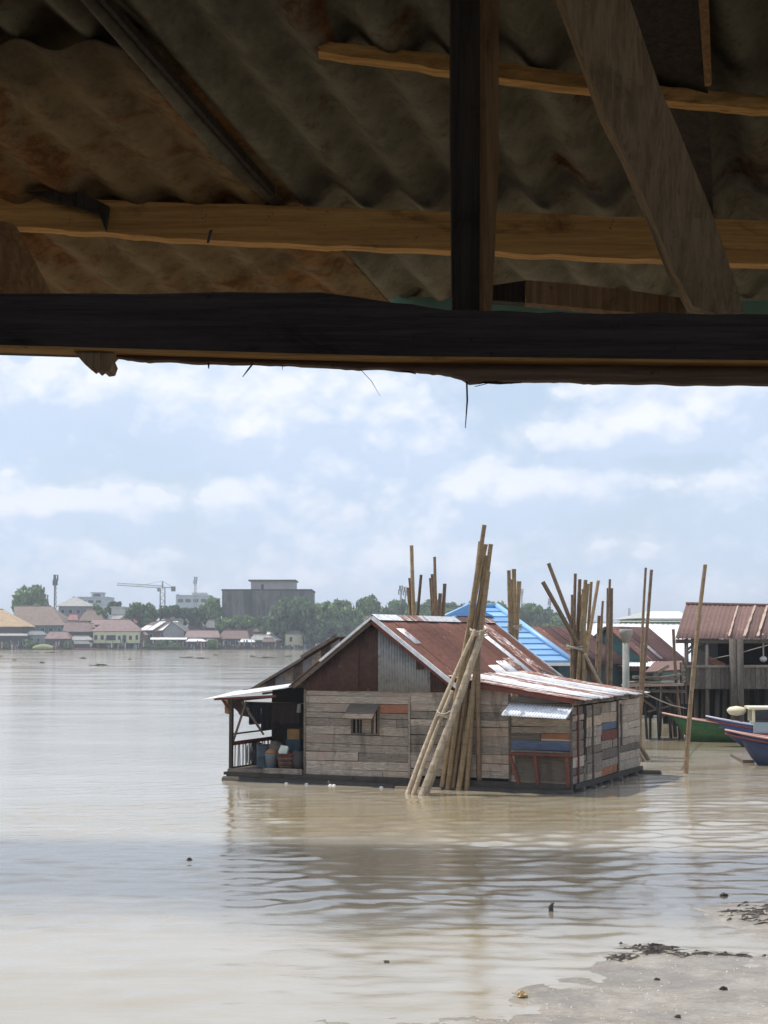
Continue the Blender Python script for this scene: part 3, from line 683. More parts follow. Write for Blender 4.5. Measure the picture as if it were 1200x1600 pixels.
    while y < yB:
        y1 = min(y + .82, yB + .1); dz = .012 * (k % 2)
        corr('roof_sheet', (xa + .02, y, za + dz), (xa + .02, y1, za + dz), (xr, y1, zr + dz), (xr, y, zr + dz), .082, .014, M[zinc_at.get(k, 'rust')], RO, rows=6, phase=k, ragged=.06)
        corr('roof_sheet', (xa - .02, y, za + dz), (xa - .02, y1, za + dz), (xe, y1, ze + dz), (xe, y, ze + dz), .082, .014, M[['rust', 'rust_mix'][k % 3 == 1]], RO, rows=6, phase=k + .4, ragged=.05)
        y = y1 - .05 if y1 < yB else yB + 1; k += 1
    for ya, yb_, m in ((-.36, 1.25, 'zinc'), (1.2, 2.6, 'rust_mix'), (2.55, 5.4, 'zinc'), (5.35, 6.6, 'rust'), (6.5, 8.3, 'rust_mix')):
        mk('ridge_cap', [(xa - .22, ya, za - .10), (xa, ya, za + .05), (xa + .22, ya, za - .10), (xa - .22, yb_, za - .10), (xa, yb_, za + .05), (xa + .22, yb_, za - .10)], [(0, 1, 4, 3), (1, 2, 5, 4)], M[m], RO, solid=.008)
    # loose pieces and short sheets at the lower right of the roof
    def on_slope(x, y, dz=.03): return (x, y, za - slope * (x - xa) + dz)
    for (xa_, xb_, ya, yb_, m) in ((.5, 1.05, .15, .6, 'zinc'), (1.75, 2.32, 4.4, 5.1, 'zinc'), (1.65, 2.32, 5.2, 5.8, 'rust_mix'), (1.9, 2.34, 3.4, 4.2, 'zinc'), (.6, 2.33, 5.85, 6.25, 'zinc'), (1.8, 2.33, 7.0, 7.4, 'rust_mix')):
        a = [on_slope(xa + xa_ * .92, ya, .035), on_slope(xa + xa_ * .92, yb_, .035), on_slope(xa + xb_ * .92, yb_, .035), on_slope(xa + xb_ * .92, ya, .035)]
        corr('patch_sheet', *a, .08, .012, M[m], RO, rows=3, phase=ya)
    # rake boards
    bar('rake_board', (xa, y0 - .03, za - .03), (xr + .05, y0 - .03, zr - .05), .05, .10, M['white_metal'], RO); bar('rake_board', (xa - .05, y0 + .05, za - .14), (xr - .3, y0 + .05, zr + .1), .04, .09, M['plank_red'], RO)
    bar('rake_board', (xa, y0 - .03, za - .02), (xa + (xe - xa) * .62, y0 - .03, za + (ze - za) * .62 - .025), .05, .06, M['white_metal'], RO); bar('rake_board', (xa - .1, y0 + .06, za - .17), (xe + .1, y0 + .06, ze - .02), .04, .10, M['plank_dark'], RO)
    bar('rake_board', (xa, yB + .1, za - .03), (xr + .05, yB + .1, zr - .05), .05, .10, M['zinc'], RO)
    # lean-to roof on the right
    LT = empty('lean_to_roof', (0, 0, 0)); LT.parent = E
    xR = Wd + .30; ye = H.pix(0, xR, 1012, 1085).y; y = -.22; k = 0; xq = xl0 - .85
    lm = ['rust_mix', 'zinc', 'zinc', 'rust_mix', 'zinc', 'zinc', 'zinc', 'rust_mix', 'zinc', 'zinc']
    while y < ye:
        y1 = min(y + .8, ye + .05); dz = .015 * (k % 2); e = random.uniform(-.08, .1)
        corr('roof_sheet', (xq, y, lean(xq) + dz + .02), (xq, y1, lean(xq) + dz + .02), (xR + e, y1, lean(xR + e) + dz), (xR + e, y, lean(xR + e) + dz), .08, .013, M[lm[k % 10]], LT, rows=7, phase=k * 1.3, ragged=.05, sag=.02)
        y = y1 - .05 if y1 < ye else ye + 1; k += 1
    bar('fascia', (xl0 - .1, -.18, lean(xl0) - .07), (Wd + .12, -.18, lean(Wd) - .09), .03, .11, M['plank_red'], LT)
    bar('fascia', (Wd + .16, -.3, lean(Wd) - .11), (Wd + .16, ye - .1, lean(Wd) - .11), .03, .09, M['plank_dark'], LT)
    for t in (.3, 1.7, 3.1, 4.5): bar('rafter', (xl0, t, lean(xl0) - .09), (xR - .05, t, lean(xR) - .08), .05, .07, M['plank_dark'], LT)
    # rear bay showing behind the left rake
    RB = empty('rear_bay', (0, 0, 0)); RB.parent = E
    yq = 2.2; q0, q1 = H.pix(1, yq, 402, 1074), H.pix(1, yq, 530, 997)
    for i in range(9):
        t0, t1 = i / 9, (i + 1) / 9; a = q0.lerp(q1, t0); b = q0.lerp(q1, t1)
        mk('board', [(a.x + .01, yq, q0.z), (b.x, yq, q0.z), (b.x, yq + .03, q0.z), (a.x + .01, yq + .03, q0.z), (a.x + .01, yq, max(a.z, q0.z + .02) - .03), (b.x, yq, b.z - .03), (b.x, yq + .03, b.z - .03), (a.x + .01, yq + .03, max(a.z, q0.z + .02) - .03)], BOXF, M[['plank', 'plank_dark', 'zinc_grey'][i % 3]], RB)
    d = (q1 - q0).normalized()
    corr('roof_sheet', q0 - d * .1 + Vector((0, -.15, .03)), q0 - d * .1 + Vector((0, 4.5, .03)), q1 + Vector((0, 4.5, .03)), q1 + Vector((0, -.15, .03)), .082, .013, M['rust_dark'], RB, rows=4)
    bar('rake_board', q0 - d * .12 + Vector((0, -.17, 0)), q0.lerp(q1, .6) + Vector((0, -.17, 0)), .04, .07, M['plank_dark'], RB); bar('rake_board', q0.lerp(q1, .58) + Vector((0, -.2, .05)), q1 + Vector((0, -.2, .05)), .05, .09, M['plank_dark'], RB)
    box('wall_board', q0.x + .45, q1.x, yq + .05, yq + .09, .25, q0.z, M['void'], RB)  # near-black colour stands in for the shade at the porch rear
    # raft
    for i in range(9):
        y = -.15 + i * (yb + .3) / 8
        tube('log', [(-2.3 if y < 2.6 else .2, y, -.01 + .02 * (i % 2)), (Wd + .04 + (.5 if i == 8 else .05 * (i % 3)), y, -.01 + .02 * (i % 2))], .12, M['raft'], RAFT, n=9)
    for x in (-2.25, -.6, 1.4, 3.4, 5.3, Wd - .05): box('joist', x - .07, x + .07, -.12, min(yb, 5.6), .14, .215, M['raft'], RAFT)
    box('sill', -2.25, Wd + .02, -.10, .02, .10, .23, M['raft'], RAFT); box('sill', Wd - .06, Wd + .06, .03, yb + .1, .10, .22, M['raft'], RAFT)
    for u in (432, 470, 517, 524, 612):
        p = H.loc(on_water(u, 1226, .02)); lathe('float', [(.02, -.05), (.05, -.03), (.055, .01), (.02, .035)], (p.x, -.36 - .06 * random.random(), .0), M['white'], RAFT, n=8)
    p = H.loc(on_water(640, 1229, .05)); bar('boom_pole', (p.x - .3, -.55, .03), (fx(700, 1229).x, -.48, .03), .07, .06, M['plank_tan'], RAFT)
    # porch on the left
    PO = empty('porch', (0, 0, 0)); PO.parent = E
    xp = H.pix(1, 0, 361, 1200).x; zr_ = fx(361, 1092).z
    box('floor', xp - .05, 0.0, -.1, 2.6, .22, .30, M['plank_dark'], PO)
    box('skirt_board', fx(415, 1200).x, .0, -.14, -.11, .22, .36, M['plank'], PO)
    for y in (0, 2.4): box('post', xp - .045, xp + .045, y - .045, y + .045, -.3, zr_ + .02, M['raft'], PO)
    bar('brace', (xp + .02, .05, fx(362, 1160).z), (fx(382, 1105).x, .1, fx(382, 1105).z + .15), .05, .05, M['plank_dark'], PO); bar('brace', (xp, -.02, zr_ - .35), (xp - .28, -.02, zr_ + .0), .07, .05, M['plank_red'], PO)
    sx = lambda u, v: H.pix(0, xp, u, v)
    a, b = sx(362, 1162), sx(414, 1152); y1 = 2.38
    bar('handrail', (xp, .03, a.z), (xp, y1, a.z + .02), .07, .10, M['plank_red'], PO); zb = sx(363, 1202).z
    bar('bottom_rail', (xp, .03, zb + .03), (xp, y1, zb + .03), .06, .07, M['plank_dark'], PO); bar('top_rail', (xp, .05, sx(363, 1150).z + .05), (xp, y1, sx(363, 1150).z + .07), .04, .04, M['plank_dark'], PO)
    bar('top_rail', (xp, 1.0, sx(363, 1135).z + .02), (xp, y1, sx(363, 1135).z + .04), .04, .05, M['plank_dark'], PO)
    n = 15
    for i in range(n):
        y = .10 + (y1 - .2) * i / (n - 1) + random.uniform(-.02, .02); w = random.choice([.055, .065, .08]); l = random.uniform(-.05, .05)
        bar('slat', (xp - .04, y, zb - .02), (xp - .04, y + l, a.z - .02), .02, w, M['white'] if random.random() < .75 else M['cream'], PO, up=(0, 1, 0))
    bar('back_rail', (xp, 2.4, a.z - .1), (-.1, 2.4, a.z - .05), .05, .08, M['plank_dark'], PO)
    z0 = fx(331, 1089).z; x0 = fx(331, 1089).x; z1 = fx(458, 1071).z; x1 = fx(458, 1071).x
    corr('roof_sheet', (x0, -.5, z0 - .06), (x0, 1.15, z0 + .10), (x1 + .05, 1.15, z1 + .10), (x1, -.5, z1 - .06), .08, .012, M['white_metal'], PO, rows=5)
    corr('roof_sheet', (x0 + .35, 1.05, z0 + .16), (x0 + .35, 2.6, z0 + .14), (x1 + .3, 2.6, z1 + .08), (x1 + .3, 1.05, z1 + .12), .08, .012, M['rust_dark'], PO, rows=5)
    bar('purlin', (x0 + .2, -.2, z0 - .05), (x1 - .4, -.2, z0 + .06), .06, .06, M['plank_red'], PO); bar('purlin', (x0 + .3, 2.3, z0 + .02), (x1, 2.3, z1 - .05), .06, .06, M['plank_dark'], PO)
    tube('crossbar', [(xp, .02, zr_ - .05), (xp, 2.4, zr_ - .02)], .035, M['plank_dark'], PO, n=6); tube('washing_line', [(xp, .7, zr_ - .1), (.0, .7, zr_ - .12)], .008, M['rope'], PO, n=5)
    return H, E, xp, zr_
HF, HE, XP, ZR = build_house()

# things on the porch (each stands or hangs by itself)
def cloth_mat(name, c): return plain(name, c, .9, dark=.4, ns=6)
def garment(name, label, x0, x1, z0, z1, y, col, seed, sleeves=False):
    n, m = 14, 10; V = []
    for j in range(m + 1):
        t = j / m
        for i in range(n + 1):
            s = i / n; x = x0 + (x1 - x0) * (s if not sleeves else .5 + (s - .5) * (1.0 if t < .3 else .72)); z = z1 + (z0 - z1) * t * (1 + .10 * mnoise.noise((s * 4, seed, 1)))
            V.append((x, y + .05 * math.sin(s * 17 + seed + t) * (.3 + t), z))
    Fc = [(j * (n + 1) + i, j * (n + 1) + i + 1, (j + 1) * (n + 1) + i + 1, (j + 1) * (n + 1) + i) for j in range(m) for i in range(n)]
    V = [HF.wor(p) for p in V]
    return tag(mk(name, V, Fc, cloth_mat(name + '_cloth', col), None, smooth=True, solid=.006), label, name)
lx = lambda u: HF.pix(1, .7, u, 1100).x
lz = lambda v: HF.pix(1, .7, 420, v).z
garment('shirt', 'navy garment hanging on the porch line nearest the rail', lx(383), lx(412), lz(1131), ZR - .11, .72, (.02, .022, .04), 1.0, True)
garment('trousers', 'black hanging trousers in the middle of the porch washing line', lx(408), lx(431), lz(1142), ZR - .11, .70, (.014, .013, .016), 2.3)
garment('blanket', 'wide dark brown cloth hanging on the porch beside the house wall', lx(427), lx(468), lz(1130), ZR - .11, .68, (.028, .018, .017), 3.7)
garment('towel', 'pale thin towel hanging at the house end of the porch line', lx(467), lx(471), lz(1112), ZR - .13, .64, (.45, .45, .42), 4.1)
garment('bag', 'yellow bag hanging under the porch eave by the corner post', lx(362), lx(374), lz(1115), lz(1092), .35, (.50, .40, .20), 5.0)
def porch_item(u, y): return HF.pix(1, y, u, 1200).x
def hworld(x, y, z): return HF.wor((x, y, z))
def bucket():
    x = porch_item(424, .25); p = hworld(x, .25, .30); o = empty('bucket', p, 0, 'grey blue plastic bucket with orange lid cloth on the porch', 'bucket')
    lathe('body', [(.13, 0), (.17, .38), (.18, .40), (.16, .40), (.15, .36)], p, plain('blue_grey_plastic', (.16, .19, .22), .5), o, True); lathe('lid_cloth', [(.17, .41), (.15, .46), (.08, .52), (.02, .54)], p, plain('orange_cloth', (.34, .17, .07), .8), o, True)
    x = porch_item(447, .22); p = hworld(x, .22, .30); o = empty('wicker_basket', p, 0, 'round brown wicker basket on the porch next to the wall', 'basket')
    for i in range(7): lathe('weave', [(.17 + .012 * i, .055 * i), (.19 + .012 * i, .055 * i + .025), (.175 + .012 * i, .055 * i + .05)], p, M['plank_dark'] if i % 2 else M['plank_red'], o, True)
    lathe('rim', [(.24, .385), (.27, .40), (.255, .43), (.23, .42)], p, M['plank_red'], o, True)
    x = porch_item(444, .2); q = hworld(x, .2, .80); V = [tuple(q + Vector(v)) for v in boxv(-.13, .11, -.05, .06, -.10, .10)]
    V[5] = tuple(Vector(V[5]) + Vector((-.06, 0, .05))); V[0] = tuple(Vector(V[0]) + Vector((.06, 0, -.03)))
    o = mk('packet', V, BOXF, plain('pale_packet', (.6, .65, .58), .5)); o.rotation_euler = (0, R(24), 0); tag(o, 'white and green packet lying on the wicker basket', 'packet')
    x0, x1 = porch_item(452, 1.0), porch_item(474, 1.0); p = hworld((x0 + x1) / 2, 1.0, .30); o = empty('cupboard', p, R(-24), 'dark teal cupboard with orange top box beside the porch wall', 'cupboard')
    box('cabinet', -.22, .22, -.2, .2, 0, .74, plain('dark_teal_paint', (.03, .06, .075), .6), o); box('door', -.20, -.01, -.215, -.203, .04, .70, plain('dark_teal_paint2', (.035, .065, .08), .6), o); box('door', .01, .20, -.215, -.203, .04, .70, plain('dark_teal_paint3', (.03, .06, .07), .6), o)
    box('top_box', -.2, .16, -.15, .15, .745, 1.02, plain('orange_box', (.26, .15, .06), .8), o)
    x = porch_item(414, .6); p = hworld(x, .6, .30); o = empty('drum', p, 0, 'tall dark blue drum standing by the porch railing', 'drum')
    lathe('body', [(.22, 0), (.23, .02), (.22, .04), (.22, .28), (.235, .30), (.22, .32), (.22, .55), (.23, .58), (.2, .59)], p, plain('drum_paint', (.05, .07, .09), .5), o, True, 18); lathe('lid', [(.2, .592), (.2, .61), (.05, .615)], p, M['rust_dark'], o, True, 18)
bucket()
def porch_clutter():
    yy = .1; fx = lambda u, v, y=yy: HF.pix(1, y, u, v); w = HF.wor
    o = empty('bamboo_prop', w((XP + .3, .3, .3)), 0, 'thin dark pole leaning diagonally inside the porch', 'pole'); tube('shaft', [w(fx(378, 1096)), w(fx(408, 1142, .5)) ], .035, M['plank_dark'], o, True, 6); tube('tip', [w(fx(408, 1142, .5)), w(fx(412, 1148, .55))], .028, M['plank_dark'], o, True, 6)
    n, m = 12, 8; V = []
    for j in range(m + 1):
        for i in range(n + 1):
            s, t = i / n, j / m; q = fx(352 + 30 * s + 6 * t, 1090 + 3 * s + t * (16 + 16 * s - 10 * abs(s - .6)), .02 + .25 * s); V.append(w((q.x, q.y + .05 * math.sin(s * 11 + t * 4), q.z)))
    tag(mk('tarpaulin', V, [(j * (n + 1) + i, j * (n + 1) + i + 1, (j + 1) * (n + 1) + i + 1, (j + 1) * (n + 1) + i) for j in range(m) for i in range(n)], cloth_mat('brown_tarp', (.07, .045, .04)), None, smooth=True, solid=.006), 'torn dark brown tarpaulin hanging at the outer porch corner', 'tarpaulin')
    for k, (u, y, sx, sz, col, lab) in enumerate(((432, .55, .26, .34, (.13, .11, .09), 'grey brown sack slumped between bucket and basket on the porch'), (467, .3, .2, .26, (.06, .05, .05), 'small dark sack against the house wall on the porch'), (399, 1.3, .3, .3, (.05, .05, .055), 'dark heap of netting by the porch railing'))):
        x = porch_item(u, y); V = []; a_, b_ = 14, 8
        for j in range(b_ + 1):
            for i in range(a_):
                th, ph = 2 * math.pi * i / a_, math.pi * j / b_; kk = 1 + .35 * mnoise.noise((math.cos(th) * 1.5 + k * 9, math.sin(th) * 1.5, ph * 1.4)); V.append(w((x + sx * kk * math.sin(ph) ** .7 * math.cos(th), y + .2 * kk * math.sin(ph) ** .7 * math.sin(th), .30 + sz * (1 + math.cos(ph) * kk))))
        tag(mk('sack' if k < 2 else 'net_heap', V, [(j * a_ + i, j * a_ + (i + 1) % a_, (j + 1) * a_ + (i + 1) % a_, (j + 1) * a_ + i) for j in range(b_) for i in range(a_)], cloth_mat('sack_cloth_%d' % k, col), None, smooth=True), lab, 'sack' if k < 2 else 'net')
porch_clutter()

# ------------------------------------------------------------------ bamboo poles
def pole(name, p0, p1, r, mat, parent, bend=.0, seed=0):
    p0, p1 = Vector(p0), Vector(p1); Ln = (p1 - p0).length; n = max(6, int(Ln / .38)); pts, rad = [], []
    side = Vector((math.cos(seed * 2.1), math.sin(seed * 1.3), 0)) * bend
    for i in range(n):
        for t, k in ((i / n, 1.0), ((i + .9) / n, 1.0), ((i + .95) / n, 1.07)):
            pts.append(p0.lerp(p1, t) + side * math.sin(math.pi * t)); rad.append(r * k * (1 - .22 * t))
    pts.append(p1); rad.append(r * .78)
    return tube(name, pts, rad, mat, parent, True, 8)
def tie(p, r, parent):
    for k in range(3):
        n = 14; pts = [p + Vector((r * math.cos(2 * math.pi * i / n), r * math.sin(2 * math.pi * i / n), .05 * (k - 1) + .04 * math.sin(4 * math.pi * i / n + k))) for i in range(n + 1)]
        tube('binding', pts, .018, M['tie'], parent, True, 5)
def extend(pt, pm, z): return pt + (pm - pt) * ((z - pt.z) / (pm.z - pt.z))

def big_bundle():
    E = empty('bamboo_bundle', on_water(700, 1236), 0, 'tall leaning bamboo pole bundle tied in front of the floating house', 'bamboo poles')
    Y = 39.2
    def low(u, v, Yt, ut, vt, r, m, s):
        p = on_water(u, v); t = at(ut, vt, Yt); p = extend(t, p, -.35); pole('pole', p, t, r, M[m], E, .03 + .05 * ((s * 5) % 3), s)
    low(638, 1241, 39.0, 743, 984, .062, 'bamboo_grey', 1); low(647, 1242, 38.9, 707, 1079, .06, 'bamboo_grey', 2); low(659, 1243, 39.05, 754, 986, .095, 'bamboo_grey', 3); low(667, 1240, 39.15, 752, 1000, .05, 'bamboo_grey', 9)
    low(691, 1233, 39.5, 759, 850, .07, 'bamboo', 4); low(700, 1234, 39.35, 757, 820, .07, 'bamboo', 5); low(716, 1235, 39.5, 763, 893, .072, 'bamboo', 6); low(730, 1235, 39.4, 767, 850, .07, 'bamboo', 7)
    low(708, 1234, 39.45, 761, 868, .07, 'bamboo_mid', 11); low(750, 1234, 39.55, 748, 1000, .07, 'bamboo_dark', 8); low(722, 1234, 39.65, 751, 846, .075, 'bamboo', 10)
    tie(at(748, 988, 39.3), .21, E); tie(at(694, 1116, 38.9), .17, E)
    bar('rope_tail', at(742, 990, 39.05), at(737, 1000, 39.0), .03, .03, M['tie'], E, True)
big_bundle()

def std_bundle(label, Y, poles, mat='bamboo', ties=(), r=.075, name='bamboo_bundle', z0=-.4, cat='bamboo poles', group=None):
    """poles: (u_top, v_top, u_low, v_low[, r[, mat]]) in photo pixels at distance Y"""
    pm = at(poles[0][2], poles[0][3], Y); base = extend(at(poles[0][0], poles[0][1], Y), pm, 0)
    E = empty(name, base, 0, label, cat, group)
    for i, p in enumerate(poles):
        Yi = Y + .12 * ((i * 7) % 5 - 2); t = at(p[0], p[1], Yi); lo = at(p[2], p[3], Yi); b = extend(t, lo, z0)
        pole('pole', b, t, p[4] if len(p) > 4 else r, M[p[5] if len(p) > 5 else mat], E, .06 * ((i % 3) - 1), i)
    for u, v, rr in ties: tie(at(u, v, Y), rr, E)
    return E
std_bundle('slim bamboo pole group left behind the rusty ridge', 52, [(643, 852, 649, 965), (640, 903, 645, 965, .06, 'bamboo_dark'), (658, 898, 653, 965, .06, 'bamboo_dark'), (637, 918, 643, 965, .06)], 'bamboo')
std_bundle('dark brown bamboo group behind the middle of the rusty ridge', 52, [(679, 870, 684, 965, .06, 'bamboo_dark'), (676, 897, 680, 965, .085), (673, 903, 678, 965), (688, 927, 687, 965), (695, 912, 692, 965)], 'bamboo_dark')
std_bundle('three thick tied bamboo poles in front of the blue roof', 51, [(795, 891, 801, 1008, .075), (803, 889, 803, 1008, .09), (811, 908, 807, 1008, .10), (801, 905, 805, 1008, .09)], 'bamboo', [(804, 980, .22)])
std_bundle('fan of many bamboo poles behind the lean-to roof', 50, [(848, 909, 893, 985, .085, 'bamboo_dark'), (857, 880, 897, 985, .075, 'bamboo_dark'), (895, 929, 896, 1060, .08), (899, 896, 900, 1060, .06, 'bamboo_dark'), (906, 905, 899, 1060, .07, 'bamboo_dark'), (915, 906, 905, 1060, .075), (918, 912, 908, 1060, .09), (924, 909, 914, 1060, .06), (935, 907, 911, 1060, .065), (908, 928, 903, 1060, .08), (912, 920, 912, 1060, .085)], 'bamboo', [(902, 1012, .33)])
std_bundle('short dark post pair right of the bamboo fan', 52, [(942, 939, 938, 1055, .05, 'bamboo_dark'), (938, 962, 934, 1055, .12, 'bamboo_dark')], 'bamboo_dark', name='mooring_post', cat='post')
std_bundle('thick brown mooring pole before the dark red gable house', 50, [(953, 905, 951, 1068, .05, 'bamboo_dark'), (953, 919, 951, 1068, .13, 'bamboo_dark')], 'bamboo_dark', name='mooring_post', cat='post')
std_bundle('thin twin bamboo poles crossing the white roof', 55, [(1009, 887, 1004, 1060, .055), (1018, 890, 1005, 1060, .07, 'bamboo_dark')], 'bamboo_dark')
std_bundle('long single bamboo pole standing in the water near the boats', 45, [(1102, 882, 1073, 1200, .07)], 'bamboo_mid', name='bamboo_pole', cat='pole')
std_bundle('crooked thin post at the left corner of the brown shed', 60, [(1052, 983, 1063, 1110, .07)], 'bamboo_dark', name='crooked_post', cat='post')
std_bundle('diagonal bamboo strut leaning beside the bamboo fan', 49.5, [(914, 1022, 941, 1070, .06)], 'bamboo_grey', name='bamboo_strut', cat='pole')
def pipe_post():
    p = extend(at(978, 995, 51), at(978, 1068, 51), -.3); E = empty('concrete_post', p, 0, 'pale grey post with a wide capped top behind the lean-to', 'post')
    t = at(978, 990, 51); m = plain('pale_concrete', (.36, .36, .33), .9)
    tube('shaft', [p, t], .11, m, E, True, 10); lathe('cap', [(.11, -.30), (.19, -.05), (.22, .0), (.22, .12), (.19, .14)], t, m, E, True)
pipe_post()

# ------------------------------------------------------------------ neighbouring waterside houses on the right
M['blue_tile'] = plain('blue_metal_tile', (.17, .33, .56), .4, dark=.25, ns=2.0, spec=.4)
M['blue_tile2'] = plain('blue_metal_tile_light', (.23, .41, .64), .4, dark=.2, ns=2.0, spec=.4)
M['teal'] = plain('teal_wall', (.11, .22, .20), .8)
M['teal_dark'] = plain('dark_teal_wall', (.045, .08, .09), .8)
M['redbrown'] = sheet_metal('dark_red_roof', (.25, .18, .17), (.095, .047, .043), .94, rust2=(.075, .038, .035))
def blue_house():
    Y0, Y1 = 56.0, 61.0; e1 = at(893, 1034, Y0); r0, r1 = at(730, 947, Y1), at(776, 950, Y1)
    e0 = Vector((r0.x - (e1.x - r1.x), Y0, e1.z)); zr, ze = (r0.z + r1.z) / 2, e1.z; Yb = 2 * Y1 - Y0
    E = empty('blue_roof_house', ((e0.x + e1.x) / 2, Y1, 0), 0, 'house with bright blue stepped metal tile hip roof', 'house')
    n = 10
    for i in range(n):
        t0, t1 = i / n, (i + 1) / n
        def pt(side, t, lift):
            if side == 'f': a, b, c, d = Vector((e0.x, Y0, ze)), Vector((e1.x, Y0, ze)), Vector((r0.x, Y1, zr)), Vector((r1.x, Y1, zr))
            elif side == 'r': a, b, c, d = Vector((e1.x, Y0, ze)), Vector((e1.x, Yb, ze)), Vector((r1.x, Y1, zr)), Vector((r1.x, Y1, zr))
            elif side == 'l': a, b, c, d = Vector((e0.x, Yb, ze)), Vector((e0.x, Y0, ze)), Vector((r0.x, Y1, zr)), Vector((r0.x, Y1, zr))
            else: a, b, c, d = Vector((e1.x, Yb, ze)), Vector((e0.x, Yb, ze)), Vector((r1.x, Y1, zr)), Vector((r0.x, Y1, zr))
            return a.lerp(c, t) + Vector((0, 0, lift)), b.lerp(d, t) + Vector((0, 0, lift))
        for sd_ in 'frlb':
            a, b = pt(sd_, t0, .05); c, d = pt(sd_, min(t1, .999), .0)
            a2, b2 = pt(sd_, t0, -.03)
            mk('tile_row', [a, b, d, c, a2, b2], [(0, 1, 2, 3), (4, 5, 1, 0)], M['blue_tile'] if (i + (sd_ == 'l')) % 2 else M['blue_tile2'], E, True)
    for a, b in ((Vector((e1.x, Y0, ze)), Vector((r1.x, Y1, zr))), (Vector((e0.x, Y0, ze)), Vector((r0.x, Y1, zr))), (Vector((r0.x, Y1, zr)), Vector((r1.x, Y1, zr)))):
        tube('ridge_cap', [a + Vector((0, 0, .05)), b + Vector((0, 0, .05))], .11, M['blue_tile2'], E, True, 6)
    g = .6; mk('gablet', [(r0.x - .9, Y1 - 1.2, zr - .35), (r0.x + .0, Y1 - 1.25, zr + .08), (r0.x + .9, Y1 - 1.2, zr - .35), (r0.x - .9, Y1, zr - .3), (r0.x, Y1, zr + .1), (r0.x + .9, Y1, zr - .3)], [(0, 2, 1), (0, 1, 4, 3), (1, 2, 5, 4)], M['blue_tile2'], E, True, solid=.02)
    box('fascia', e0.x, e1.x, Y0 - .03, Y0, ze - .14, ze - .03, M['white'], E, True)
    box('wall', e0.x + .5, e1.x - .4, Y0 + .5, Yb - .5, .5, ze + .1, M['teal_dark'], E, True)
    for k in range(4):
        x = e1.x - 1.1 - k * 1.5; w = box('window', x - .35, x + .35, Y0 + .46, Y0 + .49, 1.3, 2.3, M['glass'], E, True)
    for x in np.linspace(e0.x + .6, e1.x - .5, 6): box('stilt', x - .1, x + .1, Y0 + .6, Y0 + .8, -.5, .5, M['raft'], E, True)
blue_house()

def yaw_gable(name, label, apex_px, Yap, yaw, half, drop, depth, roofm, wallm, gable_th=.04, over=.3, rows=None):
    """house with its gable end turned; apex pixel fixes the near end of the ridge"""
    A = at(*apex_px, Yap); fr = Frame(A, yaw); E = empty(name, (A.x, A.y, 0), yaw, label, 'house'); z = A.z; n = 5
    for sg in (-1, 1):
        y = -over
        while y < depth:
            y1 = min(y + 1.0, depth + over)
            corr('roof_sheet', (0, y, z), (0, y1, z), (sg * half, y1, z - drop), (sg * half, y, z - drop), .17, .016, roofm if random.random() < .93 else M['rust'], E, rows=4, per=4, phase=y)
            y = y1 - .04 if y1 < depth else 1e9
    mk('gable_wall', [(-half * .93, 0, z - drop + .05), (half * .93, 0, z - drop + .05), (0, 0, z - .08), (-half * .93, .08, z - drop + .05), (half * .93, .08, z - drop + .05), (0, .08, z - .08)], [(0, 1, 2), (5, 4, 3), (0, 3, 4, 1), (1, 4, 5, 2), (2, 5, 3, 0)], wallm, E)
    box('wall', -half * .9, half * .9, .1, depth, .4, z - drop + .1, wallm, E)
    for sg in (-1, 1): bar('rake_board', (0, -over - .02, z - .03), (sg * half, -over - .02, z - drop - .03), .04, .12, M['plank_dark'], E)
    for x in (-.8, -.3, .3, .8):
        for y in (.3, depth * .6): box('stilt', x * half - .09, x * half + .09, y, y + .18, -.6, .4, M['raft'], E)
    return E, fr
e, fr = yaw_gable('red_gable_house', 'teal walled house with dark red gable roof and pale eave strip', (950, 979), 78, R(-30), 2.5, 2.05, 5.5, M['redbrown'], M['teal'])
corr('porch_roof', (-2.6, -1.4, 2.42), (3.4, -1.4, 2.42), (3.4, 0, 2.62), (-2.6, 0, 2.62), .17, .015, M['white_metal'], e, rows=3)
box('porch_beam', -2.6, 3.3, -1.4, -1.3, 2.2, 2.38, M['redbrown'], e)
for x in (-2.4, -.5, 1.4, 3.1): box('porch_post', x - .07, x + .07, -1.3, -1.16, -.4, 2.2, M['plank_dark'], e)
box('porch_deck', -2.6, 3.3, -1.4, 0, .9, 1.0, M['plank_dark'], e)
corr('skylight_sheet', (1.0, 2.0, 4.27 - .80), (1.0, 2.5, 4.27 - .80), (1.9, 2.5, 4.27 - 1.54), (1.9, 2.0, 4.27 - 1.54), .17, .015, M['zinc'], e, rows=3)
yaw_gable('brown_gable_house', 'low house with brown gable roof right behind the blue roof', (832, 979), 74, R(-32), 2.6, 1.75, 5.0, M['redbrown'], M['teal_dark'])

def warehouse():
    a, b = at(905, 972, 122), at(1130, 976, 122); E = empty('warehouse', ((a.x + b.x) / 2, 118, .5), 0, 'big warehouse with glaring white metal roof behind the red gable house', 'warehouse')
    e0, e1 = at(905, 1034, 111), at(1130, 1034, 111); n = 9
    for i in range(n):
        t0, t1 = i / n, (i + 1) / n
        corr('roof_sheet', a.lerp(b, t0), a.lerp(b, t1 + .004), e0.lerp(e1, t1 + .004), e0.lerp(e1, t0), .4, .02, M['white_metal'], E, True, rows=3, per=4)
    bk0, bk1 = Vector((a.x, 132, a.z - 2.4)), Vector((b.x, 132, b.z - 2.4))
    slab('rear_roof', [a, b, bk1, bk0], .05, M['white_metal'], E, True); box('ridge_cap', a.x, b.x, 121.8, 122.2, a.z + .02, a.z + .10, M['white'], E, True)
    box('wall', a.x + .3, b.x - .3, 111.6, 131.5, .5, e0.z - .1, M['white'], E, True)
warehouse()
